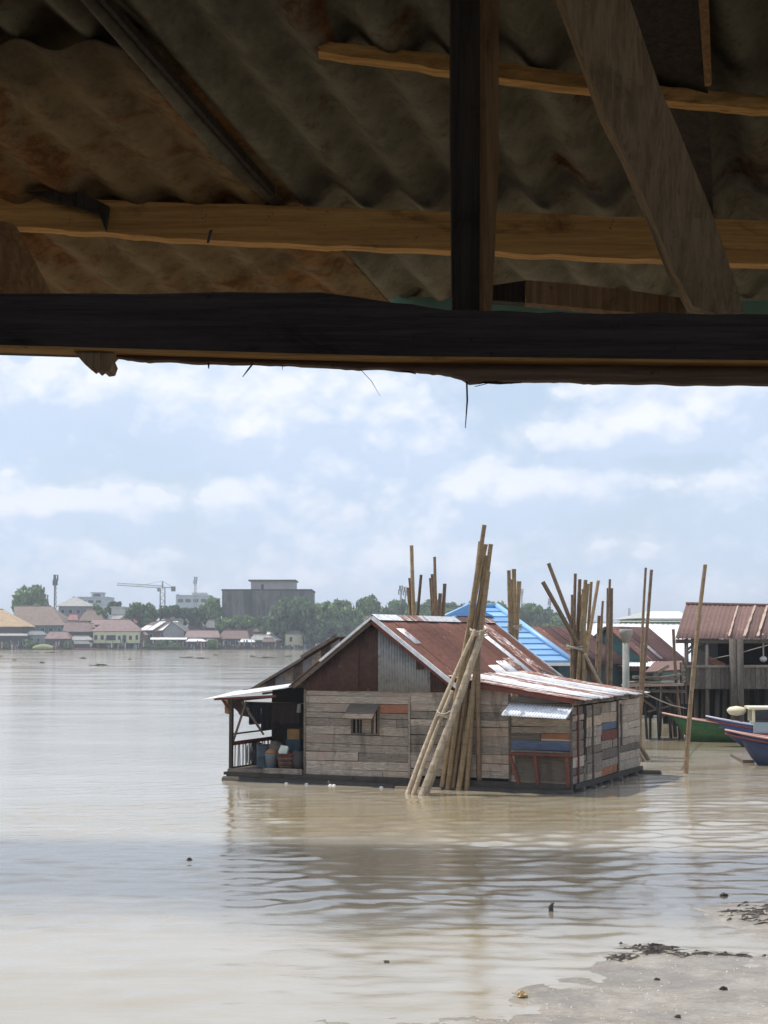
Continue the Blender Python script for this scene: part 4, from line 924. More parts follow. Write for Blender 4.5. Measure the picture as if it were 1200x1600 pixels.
def far_shed():
    E = empty('green_shed', at(1030, 976, 220), 0, 'distant long shed with white roof and mossy green wall', 'shed'); a, b = at(984, 966, 220), at(1075, 966, 220); z1 = at(1000, 955, 224).z
    box('wall', a.x + .4, b.x, 220, 232, .6, a.z, plain('mossy_wall', (.14, .19, .11), .9, ns=.8), E, True)
    slab('roof', [(a.x + 2, 219.5, a.z), (b.x, 219.5, a.z), (b.x, 226, z1), (a.x + 3.2, 226, z1)], .2, M['white_metal'], E, True); slab('roof', [(a.x + 3.2, 226, z1), (b.x, 226, z1), (b.x, 233, a.z), (a.x, 233, a.z)], .2, M['white_metal'], E, True)
    mk('gable_wall', [(a.x - .5, 219.6, a.z - .1), (a.x + 2, 219.6, a.z), (a.x + 3.2, 226, z1 - .05), (a.x - .5, 233, a.z - .1)], [(0, 1, 2), (0, 2, 3)], plain('pale_gable', (.35, .36, .33), .9), E, True, solid=.1)
    for x in np.linspace(a.x + 1.4, b.x - .8, 6): box('window', x - .35, x + .35, 219.93, 219.97, 1.6, 2.6, M['glass'], E, True)
far_shed()

def brown_shed():
    Yf, Yr, Yb = 63.0, 67.0, 71.0
    E = empty('stilt_shed', at(1150, 1140, 65), 0, 'open stilt shed with broad brown tin roof above the boats', 'shed')
    el, er = at(1055, 998, Yf), at(1420, 998, Yf); rl, rr = at(1072, 944, Yr), at(1420, 951, Yr); n = 16
    for i in range(n):
        t0, t1 = i / n, (i + 1) / n
        corr('roof_sheet', el.lerp(er, t0), el.lerp(er, t1 + .003), rl.lerp(rr, t1 + .003), rl.lerp(rr, t0), .17, .014, M['brown_roof'], E, True, rows=4, per=4, phase=i, ragged=.05)
        bl, b2 = Vector((el.x * Yb / Yf + .5, Yb, el.z)), Vector((er.x, Yb, er.z))
        corr('roof_sheet', bl.lerp(b2, t0), bl.lerp(b2, t1 + .003), rl.lerp(rr, t1 + .003), rl.lerp(rr, t0), .17, .014, M['brown_roof'], E, True, rows=3, per=4, phase=i)
    pm = plain('pale_peeling_strip', (.42, .31, .24), .8, ns=5)
    for u0, u1, w in ((1139, 1153, 3.0), (1163, 1180, 5), (1184, 1199, 5)):
        a, b = at(u0, 996, Yf - .05), at(u1, 948, Yr - .05); V = []
        for k in range(13):
            p = a.lerp(b, k / 12) + Vector((0, 0, .06)); j = w / 2500 * 65 * (.42 + .5 * mnoise.noise((k * 1.3, u0, 0)))
            V += [p + Vector((-j, 0, 0)), p + Vector((j, 0, 0))]
        mk('joint_strip', V, [(2 * k, 2 * k + 1, 2 * k + 3, 2 * k + 2) for k in range(12)], pm, E, True, solid=.02)
    tube('ridge_cap', [rl, rr], .1, M['brown_roof'], E, True, 6); bar('eave_beam', at(1056, 1002, Yf + .1), at(1420, 1002, Yf + .1), .1, .16, M['plank_dark'], E, True)
    zf = at(1150, 1072, Yf).z; zp = at(1150, 1041, Yf).z
    box('deck', el.x + .3, er.x, Yf, Yb, zf - .12, zf, M['plank_dark'], E, True)
    x = at(1068, 1050, Yf).x; k = 0
    while x < er.x:
        w = random.uniform(.17, .24); box('parapet_board', x, x + w - .015, Yf - .03 + random.uniform(-.01, .01), Yf, zf - .1, zp + random.uniform(-.05, .04), M['plank_mid'], E, True); x += w; k += 1
    bar('parapet_rail', at(1066, 1041, Yf - .06), at(1420, 1041, Yf - .06), .06, .10, M['plank'], E, True)
    for u, r, m in ((1143, .15, 'plank_mid'), (1153, .16, 'plank_mid'), (1073, .08, 'plank_dark'), (1105, .08, 'plank_dark'), (1215, .12, 'plank_dark'), (1290, .12, 'plank_dark')):
        p = at(u, 1100, Yf + .15); tube('post', [(p.x, p.y - .35 * (r > .13), -.8), (p.x + .02, p.y - .35 * (r > .13), el.z)], r, M[m], E, True, 8)
    for u in (1085, 1097, 1118, 1130, 1165, 1180, 1195, 1230):
        p = at(u, 1100, Yf + random.uniform(.3, 4)); tube('stilt', [(p.x, p.y, -.8), (p.x + .1, p.y, zf)], .09, M['plank_dark'], E, True, 7)
    x0 = at(1108, 1020, Yf + 4).x
    box('back_wall', x0, er.x, Yb - .3, Yb - .2, zf, el.z - .02, M['void'], E, True); box('side_wall', x0 - .05, x0, Yf + 2.0, Yb - .3, zf, el.z + .2, M['void'], E, True)  # near-black colour paints the shade inside the shed
    box('under_shade_wall', el.x + .8, er.x, Yb - .4, Yb - .3, -.5, zf - .12, M['void'], E, True)  # dark sheet added in place of the shade below the deck
    bar('brace', at(1073, 1022, Yf + .2), at(1100, 1002, Yf + .2), .08, .08, M['plank_dark'], E, True); bar('brace', at(1075, 1015, Yf + .2), at(1090, 1001, Yf + .25), .08, .08, M['plank_dark'], E, True)
    bar('loose_plank', at(1104, 1028, Yf + .8), at(1132, 1041, Yf + .3), .08, .2, M['plank_orange'], E, True)
    tube('cable', [at(1110, 1030, Yf - .1), at(1150, 1022, Yf - .2), at(1200, 1008, Yf - .1), at(1260, 1000, Yf)], .02, M['rope'], E, True, 5)
    p = at(1193, 1030, Yf + .5); o = empty('lantern', p, 0, 'white lantern hanging under the brown shed roof', 'lantern'); lathe('glass', [(.05, -.12), (.14, -.05), (.15, .05), (.06, .12)], p, M['white'], o, True, 10); tube('stem', [p + Vector((0, 0, .12)), p + Vector((0, 0, 1.0))], .03, M['white'], o, True, 6)
brown_shed()
def jetty():
    E = empty('stilt_jetty', at(1030, 1120, 60), 0, 'ramshackle plank jetty on thin stilts left of the brown shed', 'jetty'); Y = 60.0
    def px(u, v, dy=0): return at(u, v, Y + dy)
    def pl(u0, v0, u1, v1, w, h, m, nm='plank', dy0=0, dy1=0): bar(nm, px(u0, v0, dy0), px(u1, v1, dy1), w, h, M[m], E, True)
    pl(975, 1071, 1062, 1069, 1.4, .08, 'plank_tan'); pl(978, 1066, 1030, 1064, .9, .05, 'plank'); pl(1010, 1062, 1062, 1053, .6, .06, 'plank_tan'); pl(990, 1058, 1058, 1060, .8, .10, 'plank_dark')
    slab('awning', [px(1008, 1050), px(1066, 1046), px(1066, 1032, 2.5), px(1022, 1034, 2.5)], .06, M['brown_roof'], E, True)
    pl(1028, 1050, 1045, 1040, .1, .12, 'plank_tan'); pl(1000, 1086, 1012, 1089, .5, .05, 'plank_tan')
    pl(978, 1078, 1066, 1080, 1.2, .1, 'plank_dark', 'joist', .3, .3)
    for i, (u, dy) in enumerate(((983, .2), (996, 1.2), (1006, .1), (1016, .6), (1026, -.2), (1034, 1.6), (1043, .2), (1050, 1.0), (1058, -.1), (1066, .8))):
        p = px(u, 1072, dy); tube('stilt', [(p.x + random.uniform(-.15, .15), p.y, -.8), (p.x, p.y, p.z)], random.choice([.05, .06, .08]), M['raft'], E, True, 7)
    pl(1000, 1090, 1040, 1118, .08, .08, 'plank_dark', 'brace'); pl(1040, 1088, 1064, 1116, .08, .08, 'plank_dark', 'brace'); pl(1012, 1112, 1058, 1100, .07, .07, 'plank_dark', 'brace')
    box('shade_board', px(985, 1075, 3).x, px(1075, 1075, 3).x, 62.6, 62.7, .75, 1.9, M['void'], E, True)  # near-black sheet stands in for the darkness under the jetty
    for k in range(4): pl(1064, 1047 + k * 5.6, 1070, 1047 + k * 5.6, .25, .09, 'plank_tan', 'ladder_rung')
    for u in (1063.5, 1070.5): pl(u, 1035, u + 2, 1100, .07, .07, 'plank_dark', 'ladder_rail')
jetty()
tag(tube('mooring_rope', [at(1008, 1084, 46), at(1030, 1094, 50), at(1050, 1102, 54), at(1072, 1107, 58)], .022, M['rope']), 'slack mooring rope from the lean-to towards the jetty', 'rope')
tag(tube('power_cable', [at(846, 1045, 44.5), at(870, 1055, 45.5), at(895, 1063, 47), at(915, 1068, 50)], .018, M['rope']), 'thin pale cable sagging behind the lean-to roof', 'cable')

# ------------------------------------------------------------------ boats
def boat(name, label, bow, heading, Ln, beam, zb, zm, hull_m, trim_m, rail_m=None, keel=-.12, extra=None):
    E = empty(name, (bow.x, bow.y, 0), heading, label, 'boat'); n = 18; V, Fc, TR = [], [], []
    for i in range(n + 1):
        t = i / n; hb = beam / 2 * (1 - (1 - min(t / .55, 1)) ** 2.0) * (1 - .25 * max(0, (t - .7) / .3) ** 2) + .015
        zs = zm + (zb - zm) * (1 - t) ** 3.4 + .06 * t ** 3; x = Ln * t
        rk = .9 * zb * (1 - min(t / .3, 1)) ** 2
        kz = keel + (zb * .75 - keel) * (1 - min(t / .16, 1)) ** 1.6
        V += [(x, -hb, zs), (x + .3 * rk, -hb * .86, (zs * .55 + kz * .45)), (x + rk * .5, -hb * .5, kz + .03), (x + rk * .5, 0, kz), (x + rk * .5, hb * .5, kz + .03), (x + .3 * rk, hb * .86, (zs * .55 + kz * .45)), (x, hb, zs)]
        TR.append((x, hb, zs))
    for i in range(n):
        for k in range(6): Fc.append((i * 7 + k, (i + 1) * 7 + k, (i + 1) * 7 + k + 1, i * 7 + k + 1))
    Fc.append(tuple(n * 7 + k for k in range(7)))
    mk('hull', V, Fc, hull_m, E, smooth=True, solid=.03)
    for sg in (-1, 1):
        tube('gunwale', [(x, sg * (h + .02), z + .02) for x, h, z in TR], .032, trim_m, E, n=6)
        for f_ in (.38, .66): tube('strake', [(V[i * 7 + (6 if sg > 0 else 0)][0] * (1 - f_) + V[i * 7 + (5 if sg > 0 else 1)][0] * f_, (V[i * 7 + (6 if sg > 0 else 0)][1] * (1 - f_) + V[i * 7 + (5 if sg > 0 else 1)][1] * f_) * 1.004 + sg * .012, V[i * 7 + (6 if sg > 0 else 0)][2] * (1 - f_) + V[i * 7 + (5 if sg > 0 else 1)][2] * f_) for i in range(n + 1)], .014, hull_m, E, n=5)
        if rail_m: tube('rub_rail', [(x, sg * (h + .015), z - .10) for x, h, z in TR], .035, rail_m, E, n=6)
    for i in (5, 9, 13): x, h, z = TR[i]; box('thwart', x - .1, x + .1, -h, h, z - .16, z - .12, M['plank_tan'], E)
    x, h, z = TR[3]; mk('fore_deck', [TR[0], TR[1], TR[2], TR[3], (TR[3][0], -TR[3][1], TR[3][2]), (TR[2][0], -TR[2][1], TR[2][2]), (TR[1][0], -TR[1][1], TR[1][2])], [(0, 1, 2, 3, 4, 5, 6)], trim_m, E, solid=.02)
    for i in range(2, n, 2): x, h, z = TR[i]; box('frame_rib', x - .02, x + .02, -h * .9, h * .9, z - .3, z - .26, M['plank_dark'], E)
    return E, TR
hull_paint = lambda nm, c: sheet_metal(nm, c, (.16, .13, .11), .3, (.7, 3, 3), metal=0, rough=.55)
green = hull_paint('green_boat_paint', (.045, .135, .05)); blue = hull_paint('blue_boat_paint', (.06, .09, .25)); navy = hull_paint('navy_boat_paint', (.035, .05, .11))
pink = plain('faded_pink_trim', (.58, .36, .30), .7); lilac = plain('pale_lilac_trim', (.55, .55, .66), .7); redp = plain('red_boat_trim', (.22, .06, .055), .6)
boat('green_boat', 'green wooden boat with faded pink rail beside the jetty', at(1035, 1115, 58.8), R(-7), 7.5, 1.5, 1.0, .5, green, pink)
E, TR = boat('blue_boat', 'blue wooden boat with cream roofed cabin', at(1103, 1119, 56.0), R(-6), 9.5, 1.7, 1.02, .42, blue, lilac, redp)
cb = plain('pale_blue_cabin', (.38, .46, .50), .6)
x0, x1 = 1.55, 4.6
box('cabin', x0, x1, -.6, .6, .5, .86, cb, E); box('cabin_red_band', x0 - .02, x1, -.66, .66, .42, .50, redp, E)
for i in range(6):
    x = x0 + (x1 - x0) * i / 5
    for sg in (-.57, .57): box('cabin_post', x - .05, x + .05, sg - .03, sg + .03, .86, 1.30, M['cream'], E)
box('cabin_back', x0 + .05, x1, .50, .53, .86, 1.30, cb, E); box('cabin_roof', x0 - .15, x1 + .2, -.72, .72, 1.30, 1.38, M['cream'], E)
for i in range(5):
    x = x0 + (x1 - x0) * (i + .5) / 5; box('window_pane', x - .22, x + .22, -.56, -.545, .92, 1.24, M['glass'], E)
lathe('rolled_canopy', [(.02, -.17), (.24, -.12), (.33, -.02), (.33, .05), (.24, .13), (.02, .17)], (1.05, 0, 1.22), M['cream'], E, n=14)
for dx in (-.15, .15): box('canopy_post', 1.05 + dx - .03, 1.05 + dx + .03, -.03, .03, .5, 1.08, M['plank_dark'], E)
box('cargo', .95, 1.35, -.2, .2, .55, .80, plain('pink_cargo', (.5, .26, .2), .8), E)
E, TR = boat('navy_boat', 'dark navy boat nearest the camera at the right edge', at(1133, 1142, 48.0), R(-14), 8.0, 1.7, 1.0, .5, navy, pink, redp, keel=-.3)
tag(bar('floating_plank', on_water(1150, 1180, .05), on_water(1170, 1190, .05), .35, .10, M['plank_dark']), 'brown plank floating by the bow of the navy boat', 'plank')
for u, v in ((1122, 1155), (1068, 1150)):
    p = on_water(u, v); tag(lathe('float_bottle', [(.02, -.03), (.06, -.02), (.07, .02), (.04, .05), (.02, .08)], p, M['white'], None, n=10), 'white plastic bottle floating under the green boat' if u > 1100 else 'pale bottle floating between jetty stilts and the long pole', 'bottle')

# ------------------------------------------------------------------ trees
def crown_mesh(name, seed, mat, blobs=26, per=110, leaf=.10, flat=.8):
    r = np.random.default_rng(seed); V, Fc = [], []
    cs = []
    for b in range(blobs):
        a = r.random() * 6.283; d = .74 * math.sqrt(r.random()); z = -.55 + 1.2 * r.random()
        k = math.sqrt(max(.15, 1 - (z / 1.0) ** 2)); cs.append((d * math.cos(a) * k * 1.1, d * math.sin(a) * k * 1.1, z * flat, .15 + .2 * r.random()))
    for cx, cy, cz, cr in cs:
        for i in range(per):
            n = r.normal(size=3); n /= np.linalg.norm(n); n[2] = n[2] * .9 + .15; rad = cr * (.72 + .34 * r.random())
            p = np.array([cx, cy, cz]) + n * rad; q = n + r.normal(size=3) * .55; q /= np.linalg.norm(q)
            t = np.cross(q, r.normal(size=3)); t /= np.linalg.norm(t); s = np.cross(q, t); L_ = leaf * (.6 + .9 * r.random()); k = len(V)
            V += [tuple(p - t * L_), tuple(p + s * L_ * .55), tuple(p + t * L_ * 1.1), tuple(p - s * L_ * .55)]; Fc.append((k, k + 1, k + 2, k + 3))
    me = bpy.data.meshes.new(name); me.from_pydata(V, [], Fc); me.update(); me.materials.append(mat); return me
CR = [crown_mesh('crown_a', 1, M['leaf']), crown_mesh('crown_b', 2, M['leaf'], 32), crown_mesh('crown_c', 3, M['leaf_dark']), crown_mesh('crown_d', 4, M['leaf_dark'], 20), crown_mesh('crown_e', 5, M['leaf'], 15, 90, .12)]
HY = crown_mesh('plant_clump', 6, leaf_mat('olive_water_plants', (.10, .11, .055), (.2, .2, .11)), 14, 60, .12)
def trunk_mesh():
    V, Fc = tube_data([(0, 0, 0), (.01, 0, .3), (-.01, .01, .7), (.0, 0, 1.05)], [.06, .048, .04, .02], 7)
    for k in range(4):
        a = k * 1.6 + .4; v, f = tube_data([(0, 0, .55 + .08 * k), (.16 * math.cos(a), .16 * math.sin(a), .8 + .06 * k), (.34 * math.cos(a), .34 * math.sin(a), 1.0 + .07 * k)], [.028, .02, .01], 5)
        o = len(V); V += v; Fc += [tuple(i + o for i in q) for q in f]
    me = bpy.data.meshes.new('trunk'); me.from_pydata([tuple(v) for v in V], [], Fc); me.update(); me.materials.append(M['bark']); return me
TM = trunk_mesh()
def tree(label, u0, u1, vt, vb, Y, kind, group='trees on the far bank', name='tree', zb=None, hf=.5):
    """crown spans u0..u1, its top at vt and its foot at vb"""
    t = at((u0 + u1) / 2, vt, Y); w = (u1 - u0) / F * Y / 2; zg = (at(600, vb, Y).z if zb is None else zb); ht = t.z - zg
    E = empty(name, (t.x, Y, zg), 0, label, 'tree', group)
    hc = max(min(ht * .62, w * 1.5), ht * .42) 
    c = bpy.data.objects.new('crown', CR[kind]); COL.objects.link(c); c.parent = E; c.location = (0, 0, ht - hc * .88); c.scale = (w / .92, w / .92, hc / .92); c.rotation_euler = (0, 0, random.random() * 6)
    k = bpy.data.objects.new('trunk', TM); COL.objects.link(k); k.parent = E; h2 = max(1.0, ht - hc * .9); k.scale = (h2 * .8, h2 * .8, h2)
    return E
tree('dark round tree standing left of the thin mast on the far bank', 18, 78, 908, 990, 585, 0)
tree('round green tree under the construction crane', 193, 250, 938, 985, 545, 0); tree('dark green tree right beside the crane mast', 246, 290, 940, 985, 550, 2)
tree('dark domed tree behind the white wall patch', 168, 190, 936, 965, 560, 2)
tree('pale slim tree left of the domed tree', 146, 168, 942, 972, 550, 4)
tree('dark conical tree left of the big dark block', 284, 318, 944, 988, 540, 2); tree('green tree against the left edge of the dark block', 312, 352, 932, 985, 552, 1)
LOW = ['left foot of the dark block', 'left middle foot of the dark block', 'right middle foot of the dark block', 'steep grey roof, in front of the dark block', 'brown loft house, in front of the dark block']
for i, (a, b, v, k) in enumerate(((335, 372, 962, 0), (362, 402, 960, 1), (395, 432, 958, 0), (352, 385, 968, 2), (420, 445, 962, 4))):
    tree('low bushy tree at the ' + LOW[i] if i < 3 else 'low tree just above the ' + LOW[i], a, b, v, 994, 538, k, 'low trees below the dark block')
tree('tall dark tree covering the right corner of the dark block', 420, 494, 922, 1006, 528, 2)
tree('light green tree filling in behind the tall dark tree', 455, 512, 934, 1006, 540, 0); tree('yellow green crown left of the tallest rounded crown', 505, 556, 936, 1006, 548, 1); tree('dark tree in the dip right of the tallest rounded crown', 585, 626, 944, 1006, 552, 2)
tree('bright green tree next right of the tall dark tree', 480, 540, 940, 1006, 534, 1)
BELT = ['green tree filling the gap before the tallest rounded crown left of the ridge', 'tallest rounded bright crown left of the rusty ridge', 'dark tree low beside the ochre walled house', 'dark tree low left of the gable apex', 'green tree directly behind the gable apex', 'bright crown rising left of the slim bamboo group', 'dark crown low behind the front end of the ridge',
        'green crown behind the slim bamboo group', 'lower green crown between the slim bamboo group and the ridge', 'dark crown behind the dark brown bamboo group', 'bright low crown behind the dark brown bamboo group', 'green crown between the dark bamboo group and the tall leaning bundle', 'bright crown directly behind the tall leaning bundle', 'dark crown just left of the three thick bamboo poles', 'green crown just right of the three thick bamboo poles', 'dark crown above the right slope of the blue roof', 'bright low crown above the brown gable roof', 'dark crown left of the bamboo fan', 'green crown behind the bamboo fan', 'dark low crown left above the white warehouse roof']
for i, (a, b, v, k, Y) in enumerate(((520, 575, 944, 0, 538), (548, 608, 930, 1, 545), (470, 520, 962, 2, 526), (515, 560, 966, 2, 526), (560, 612, 952, 0, 540), (600, 650, 936, 1, 560), (590, 640, 955, 2, 545), (636, 690, 932, 0, 570), (625, 680, 950, 0, 550), (675, 722, 934, 2, 565), (668, 715, 948, 1, 555), (712, 756, 936, 0, 570), (742, 795, 938, 1, 565), (782, 830, 940, 2, 560), (815, 862, 938, 0, 565), (835, 878, 950, 2, 555), (845, 892, 962, 1, 550), (870, 905, 970, 2, 560), (880, 930, 972, 0, 570), (925, 965, 974, 2, 600))):
    tree(BELT[i], a, b, v, 1008, Y, k, 'tree belt behind the ridge')
for i, (a, b) in enumerate(((0, 14), (36, 60), (98, 118), (222, 240), (240, 262), (262, 282), (322, 345))):
    lab = ['green bush at the left edge of the far waterline', 'green shrubs before the large brown roof', 'grey green bush right of the pink roofed hut', 'light green bush at the right end of the yellow house', 'bush left behind the long dark barge', 'bush right behind the long dark barge', 'bright green bush by the awning row on the far waterline'][i]
    p = at((a + b) / 2, 1015, 519); E = empty('bush', (p.x, 519.5, .2), 0, lab, 'bush'); c = bpy.data.objects.new('foliage', CR[4 if i % 2 else 1]); COL.objects.link(c); c.parent = E; w = (b - a) / F * 519 / 2; c.scale = (w, w, w * .75 + .4); c.location = (0, 0, w * .6)

# ------------------------------------------------------------------ far bank buildings
RM = {k: plain('roof_' + k, c, .8, ns=.9, dark=.8) for k, c in dict(brown=(.19, .14, .115), tan=(.46, .33, .20), pink=(.225, .155, .145), red=(.25, .125, .115), grey=(.32, .31, .29), rust=(.185, .125, .108), white=(.75, .75, .75), dgrey=(.17, .17, .17)).items()}
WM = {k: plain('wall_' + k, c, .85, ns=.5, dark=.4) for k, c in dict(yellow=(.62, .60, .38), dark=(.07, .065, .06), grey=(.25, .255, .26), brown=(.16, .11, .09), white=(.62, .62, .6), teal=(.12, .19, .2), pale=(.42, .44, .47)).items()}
def far_house(name, label, u0, u1, vb, ve, vr, Y, dep, roof, wall, style='side', ur=None, windows=(), over=.8, stilts=False, cat='house'):
    a, b = at(u0, ve, Y), at(u1, ve, Y); zb = at(600, vb, Y).z; ze = a.z; zr = at(600, vr, Y + dep / 2).z
    E = empty(name, ((a.x + b.x) / 2, Y, zb), 0, label, cat)
    box('wall', a.x + over, b.x - over, Y + over * .6, Y + dep - over * .6, zb, ze + (.0 if style != 'front' else 0), WM[wall], E, True)
    if style == 'side':
        r = ur or (u0, u1); r0, r1 = at(r[0], vr, Y + dep / 2), at(r[1], vr, Y + dep / 2); th = .18
        f = [(a.x, Y, ze), (b.x, Y, ze), (r1.x, Y + dep / 2, zr), (r0.x, Y + dep / 2, zr)]
        bk = [(b.x, Y + dep, ze), (a.x, Y + dep, ze), (r0.x, Y + dep / 2, zr), (r1.x, Y + dep / 2, zr)]
        slab('roof', f, th, RM[roof], E, True); slab('roof', bk, th, RM[roof], E, True)
        for (xa_, rr) in ((a.x, r0), (b.x, r1)):
            mk('roof_end', [(xa_, Y, ze - .02), (xa_, Y + dep, ze - .02), (rr.x, Y + dep / 2, zr - .04)], [(0, 1, 2)], RM[roof] if ur else WM[wall], E, True, solid=.06)
        tube('ridge_cap', [(r0.x, Y + dep / 2, zr + .02), (r1.x, Y + dep / 2, zr + .02)], .18, RM[roof], E, True, 6)
    else:
        m = (a.x + b.x) / 2 if ur is None else at(ur[0], vr, Y).x; zr = at(600, vr, Y).z
        slab('roof', [(a.x, Y, ze), (m, Y, zr), (m, Y + dep, zr), (a.x, Y + dep, ze)], .18, RM[roof], E, True); slab('roof', [(m, Y, zr), (b.x, Y, ze), (b.x, Y + dep, ze), (m, Y + dep, zr)], .18, RM[roof], E, True)
        mk('gable', [(a.x + over, Y + .3, ze - .1), (b.x - over, Y + .3, ze - .1), (m, Y + .3, zr - .25)], [(0, 1, 2)], WM[wall], E, True, solid=.1)
    for w in windows:
        p, q = at(w[0], w[2], Y), at(w[1], w[3], Y); k = box('window', p.x, q.x, Y + over * .6 - .10, Y + over * .6 - .02, q.z, p.z, WM['pale'] if wall != 'white' else WM['grey'], E, True)
        g = .12; o = box('pane', p.x + g, q.x - g, Y + over * .6 - .14, Y + over * .6 - .11, q.z + g, p.z - g, M['glass'], k, True)
    if stilts:
        for x in np.linspace(a.x + over + .2, b.x - over - .2, max(3, int((b.x - a.x) / 1.6))): box('stilt', x - .12, x + .12, Y + .6, Y + .84, -.8, zb, WM['dark'], E, True)
        box('under_shade_sheet', a.x + over, b.x - over, Y + 2.6, Y + 2.7, -.5, zb, WM['dark'], E, True)  # dark sheet stands in for the shade beneath the floor
    E.rotation_euler.z = ((u0 * 37 + u1 * 11) % 17 - 8) / 8 * .16
    return E
G = 1013.0
far_house('tan_roof_house', 'house with tan roof at the left edge of the far bank', -40, 39, G, 979, 952, 530, 12, 'tan', 'dark', ur=(-30, 2), windows=[(3, 9, 996, 1004), (16, 22, 996, 1004), (29, 34, 996, 1004)])
far_house('awning_shed', 'low shed with grey awning below the tan roofed house', -30, 43, G + 1, 993, 990, 524, 6, 'grey', 'dark', over=.4)
far_house('hip_roof_house', 'large house with broad brown hip roof on the far bank', 18, 105, G, 977, 947, 548, 16, 'brown', 'teal', ur=(16, 76), windows=[(48, 55, 981, 992), (62, 69, 981, 992), (76, 83, 981, 992), (90, 96, 981, 992)])
far_house('gable_hut', 'small hut with pinkish gable roof by the far waterline', 68, 110, G + 1, 998, 987, 523, 6, 'pink', 'dark', ur=(76, 104), over=.4)
far_house('two_storey_house', 'two storey house with pale grey pyramid roof behind the brown roofs', 88, 147, 975, 947, 933, 575, 14, 'grey', 'grey', ur=(115, 120), windows=[(95, 101, 952, 959), (107, 113, 952, 959), (119, 125, 952, 959), (131, 137, 952, 959)])
e = far_house('brown_gable_cottage', 'cottage with olive brown roof behind the pink roofs', 122, 162, 985, 970, 953, 545, 9, 'brown', 'dark', ur=(134, 156)); 
far_house('red_roof_cottage', 'tiny cottage with bright red roof left of the olive brown roof', 104, 122, 984, 969, 960, 550, 6, 'red', 'grey', ur=(108, 120), over=.4)
far_house('pink_roof_house', 'house with layered pink tin roofs left of the yellow house', 98, 146, G, 987, 972, 534, 9, 'pink', 'dark', ur=(104, 140), windows=[(116, 121, 994, 1003), (127, 132, 994, 1003)], stilts=False)
far_house('yellow_house', 'pale yellow house on stilts with many dark windows', 142, 222, 1005, 986, 968, 526, 12, 'pink', 'yellow', ur=(172, 205), windows=[(147, 152.5, 992, 1000), (157, 162.5, 992, 1000), (165.5, 181, 992, 1001), (184, 188.5, 993, 1000), (191, 197, 992, 1005), (201, 206, 993, 1000), (211, 215.5, 992, 1000)], stilts=True)
e = far_house('striped_roof_house', 'house with white stripes on its brown roof right of the yellow house', 208, 288, G, 986, 971, 532, 10, 'rust', 'brown', ur=(236, 268), windows=[(232, 238, 990, 996), (250, 256, 990, 996), (268, 274, 990, 996)])
for u in (217, 228, 248):
    p0, p1 = at(u, 985.5, 531.6), at(u + 20 if u > 220 else u + 10, 971.5 if u > 220 else 978, 536.5 if u > 220 else 534.2); up = Vector((0, -.12, .16))
    mk('white_stripe', [p0 + up, p0 + up + Vector((2.2, 0, 0)), p1 + up + Vector((2.0, 0, 0)), p1 + up], [(0, 1, 2, 3)], RM['white'], e, True, solid=.05)
far_house('grey_gable_house', 'house with grey front gable right of the white striped roof', 252, 290, G, 986.5, 971, 529, 9, 'dgrey', 'grey', 'front', ur=(268,), over=.5)
far_house('stall_row', 'market stall row with pale awning in front of the striped roof', 234, 292, G, 999, 996.5, 523, 5, 'white', 'dark', over=.3)
far_house('curved_awning_house', 'long low house with pinkish curved tin awning', 288, 344, G, 996, 985, 526, 8, 'pink', 'dark', ur=(292, 340), windows=[(318, 334, 999, 1006)], over=.4)
far_house('steep_grey_roof_house', 'house with steep grey roof below the dark block', 318, 360, 990, 981, 969, 540, 8, 'dgrey', 'dark', ur=(322, 350), over=.4)
far_house('rust_roof_row_house', 'row house with rust brown roof in the middle of the awning row', 338, 390, G, 998, 985, 528, 8, 'rust', 'dark', ur=(346, 384), windows=[(350, 355, 1001, 1008), (368, 373, 1001, 1008)], over=.4)
far_house('brown_loft_house', 'taller house with brown roof under the low trees', 384, 422, G, 987, 977, 534, 8, 'rust', 'brown', ur=(390, 416), windows=[(392, 397, 990, 996), (406, 411, 990, 996)], over=.4)
far_house('white_patch_house', 'shabby house with white patched tin roof', 392, 440, G, 1000, 992, 525, 6, 'grey', 'dark', ur=(398, 430), over=.4)
far_house('red_tile_house', 'house with red brown roof at the end of the awning row', 424, 466, G, 996, 985, 530, 9, 'rust', 'dark', ur=(430, 460), windows=[(436, 441, 999, 1006)], over=.4)
far_house('ochre_wall_house', 'small ochre walled house at the right end of the far row', 445, 475, 1009, 991, 986, 525, 6, 'grey', 'yellow', ur=(450, 470), windows=[(452, 457, 995, 1003)], over=.3)

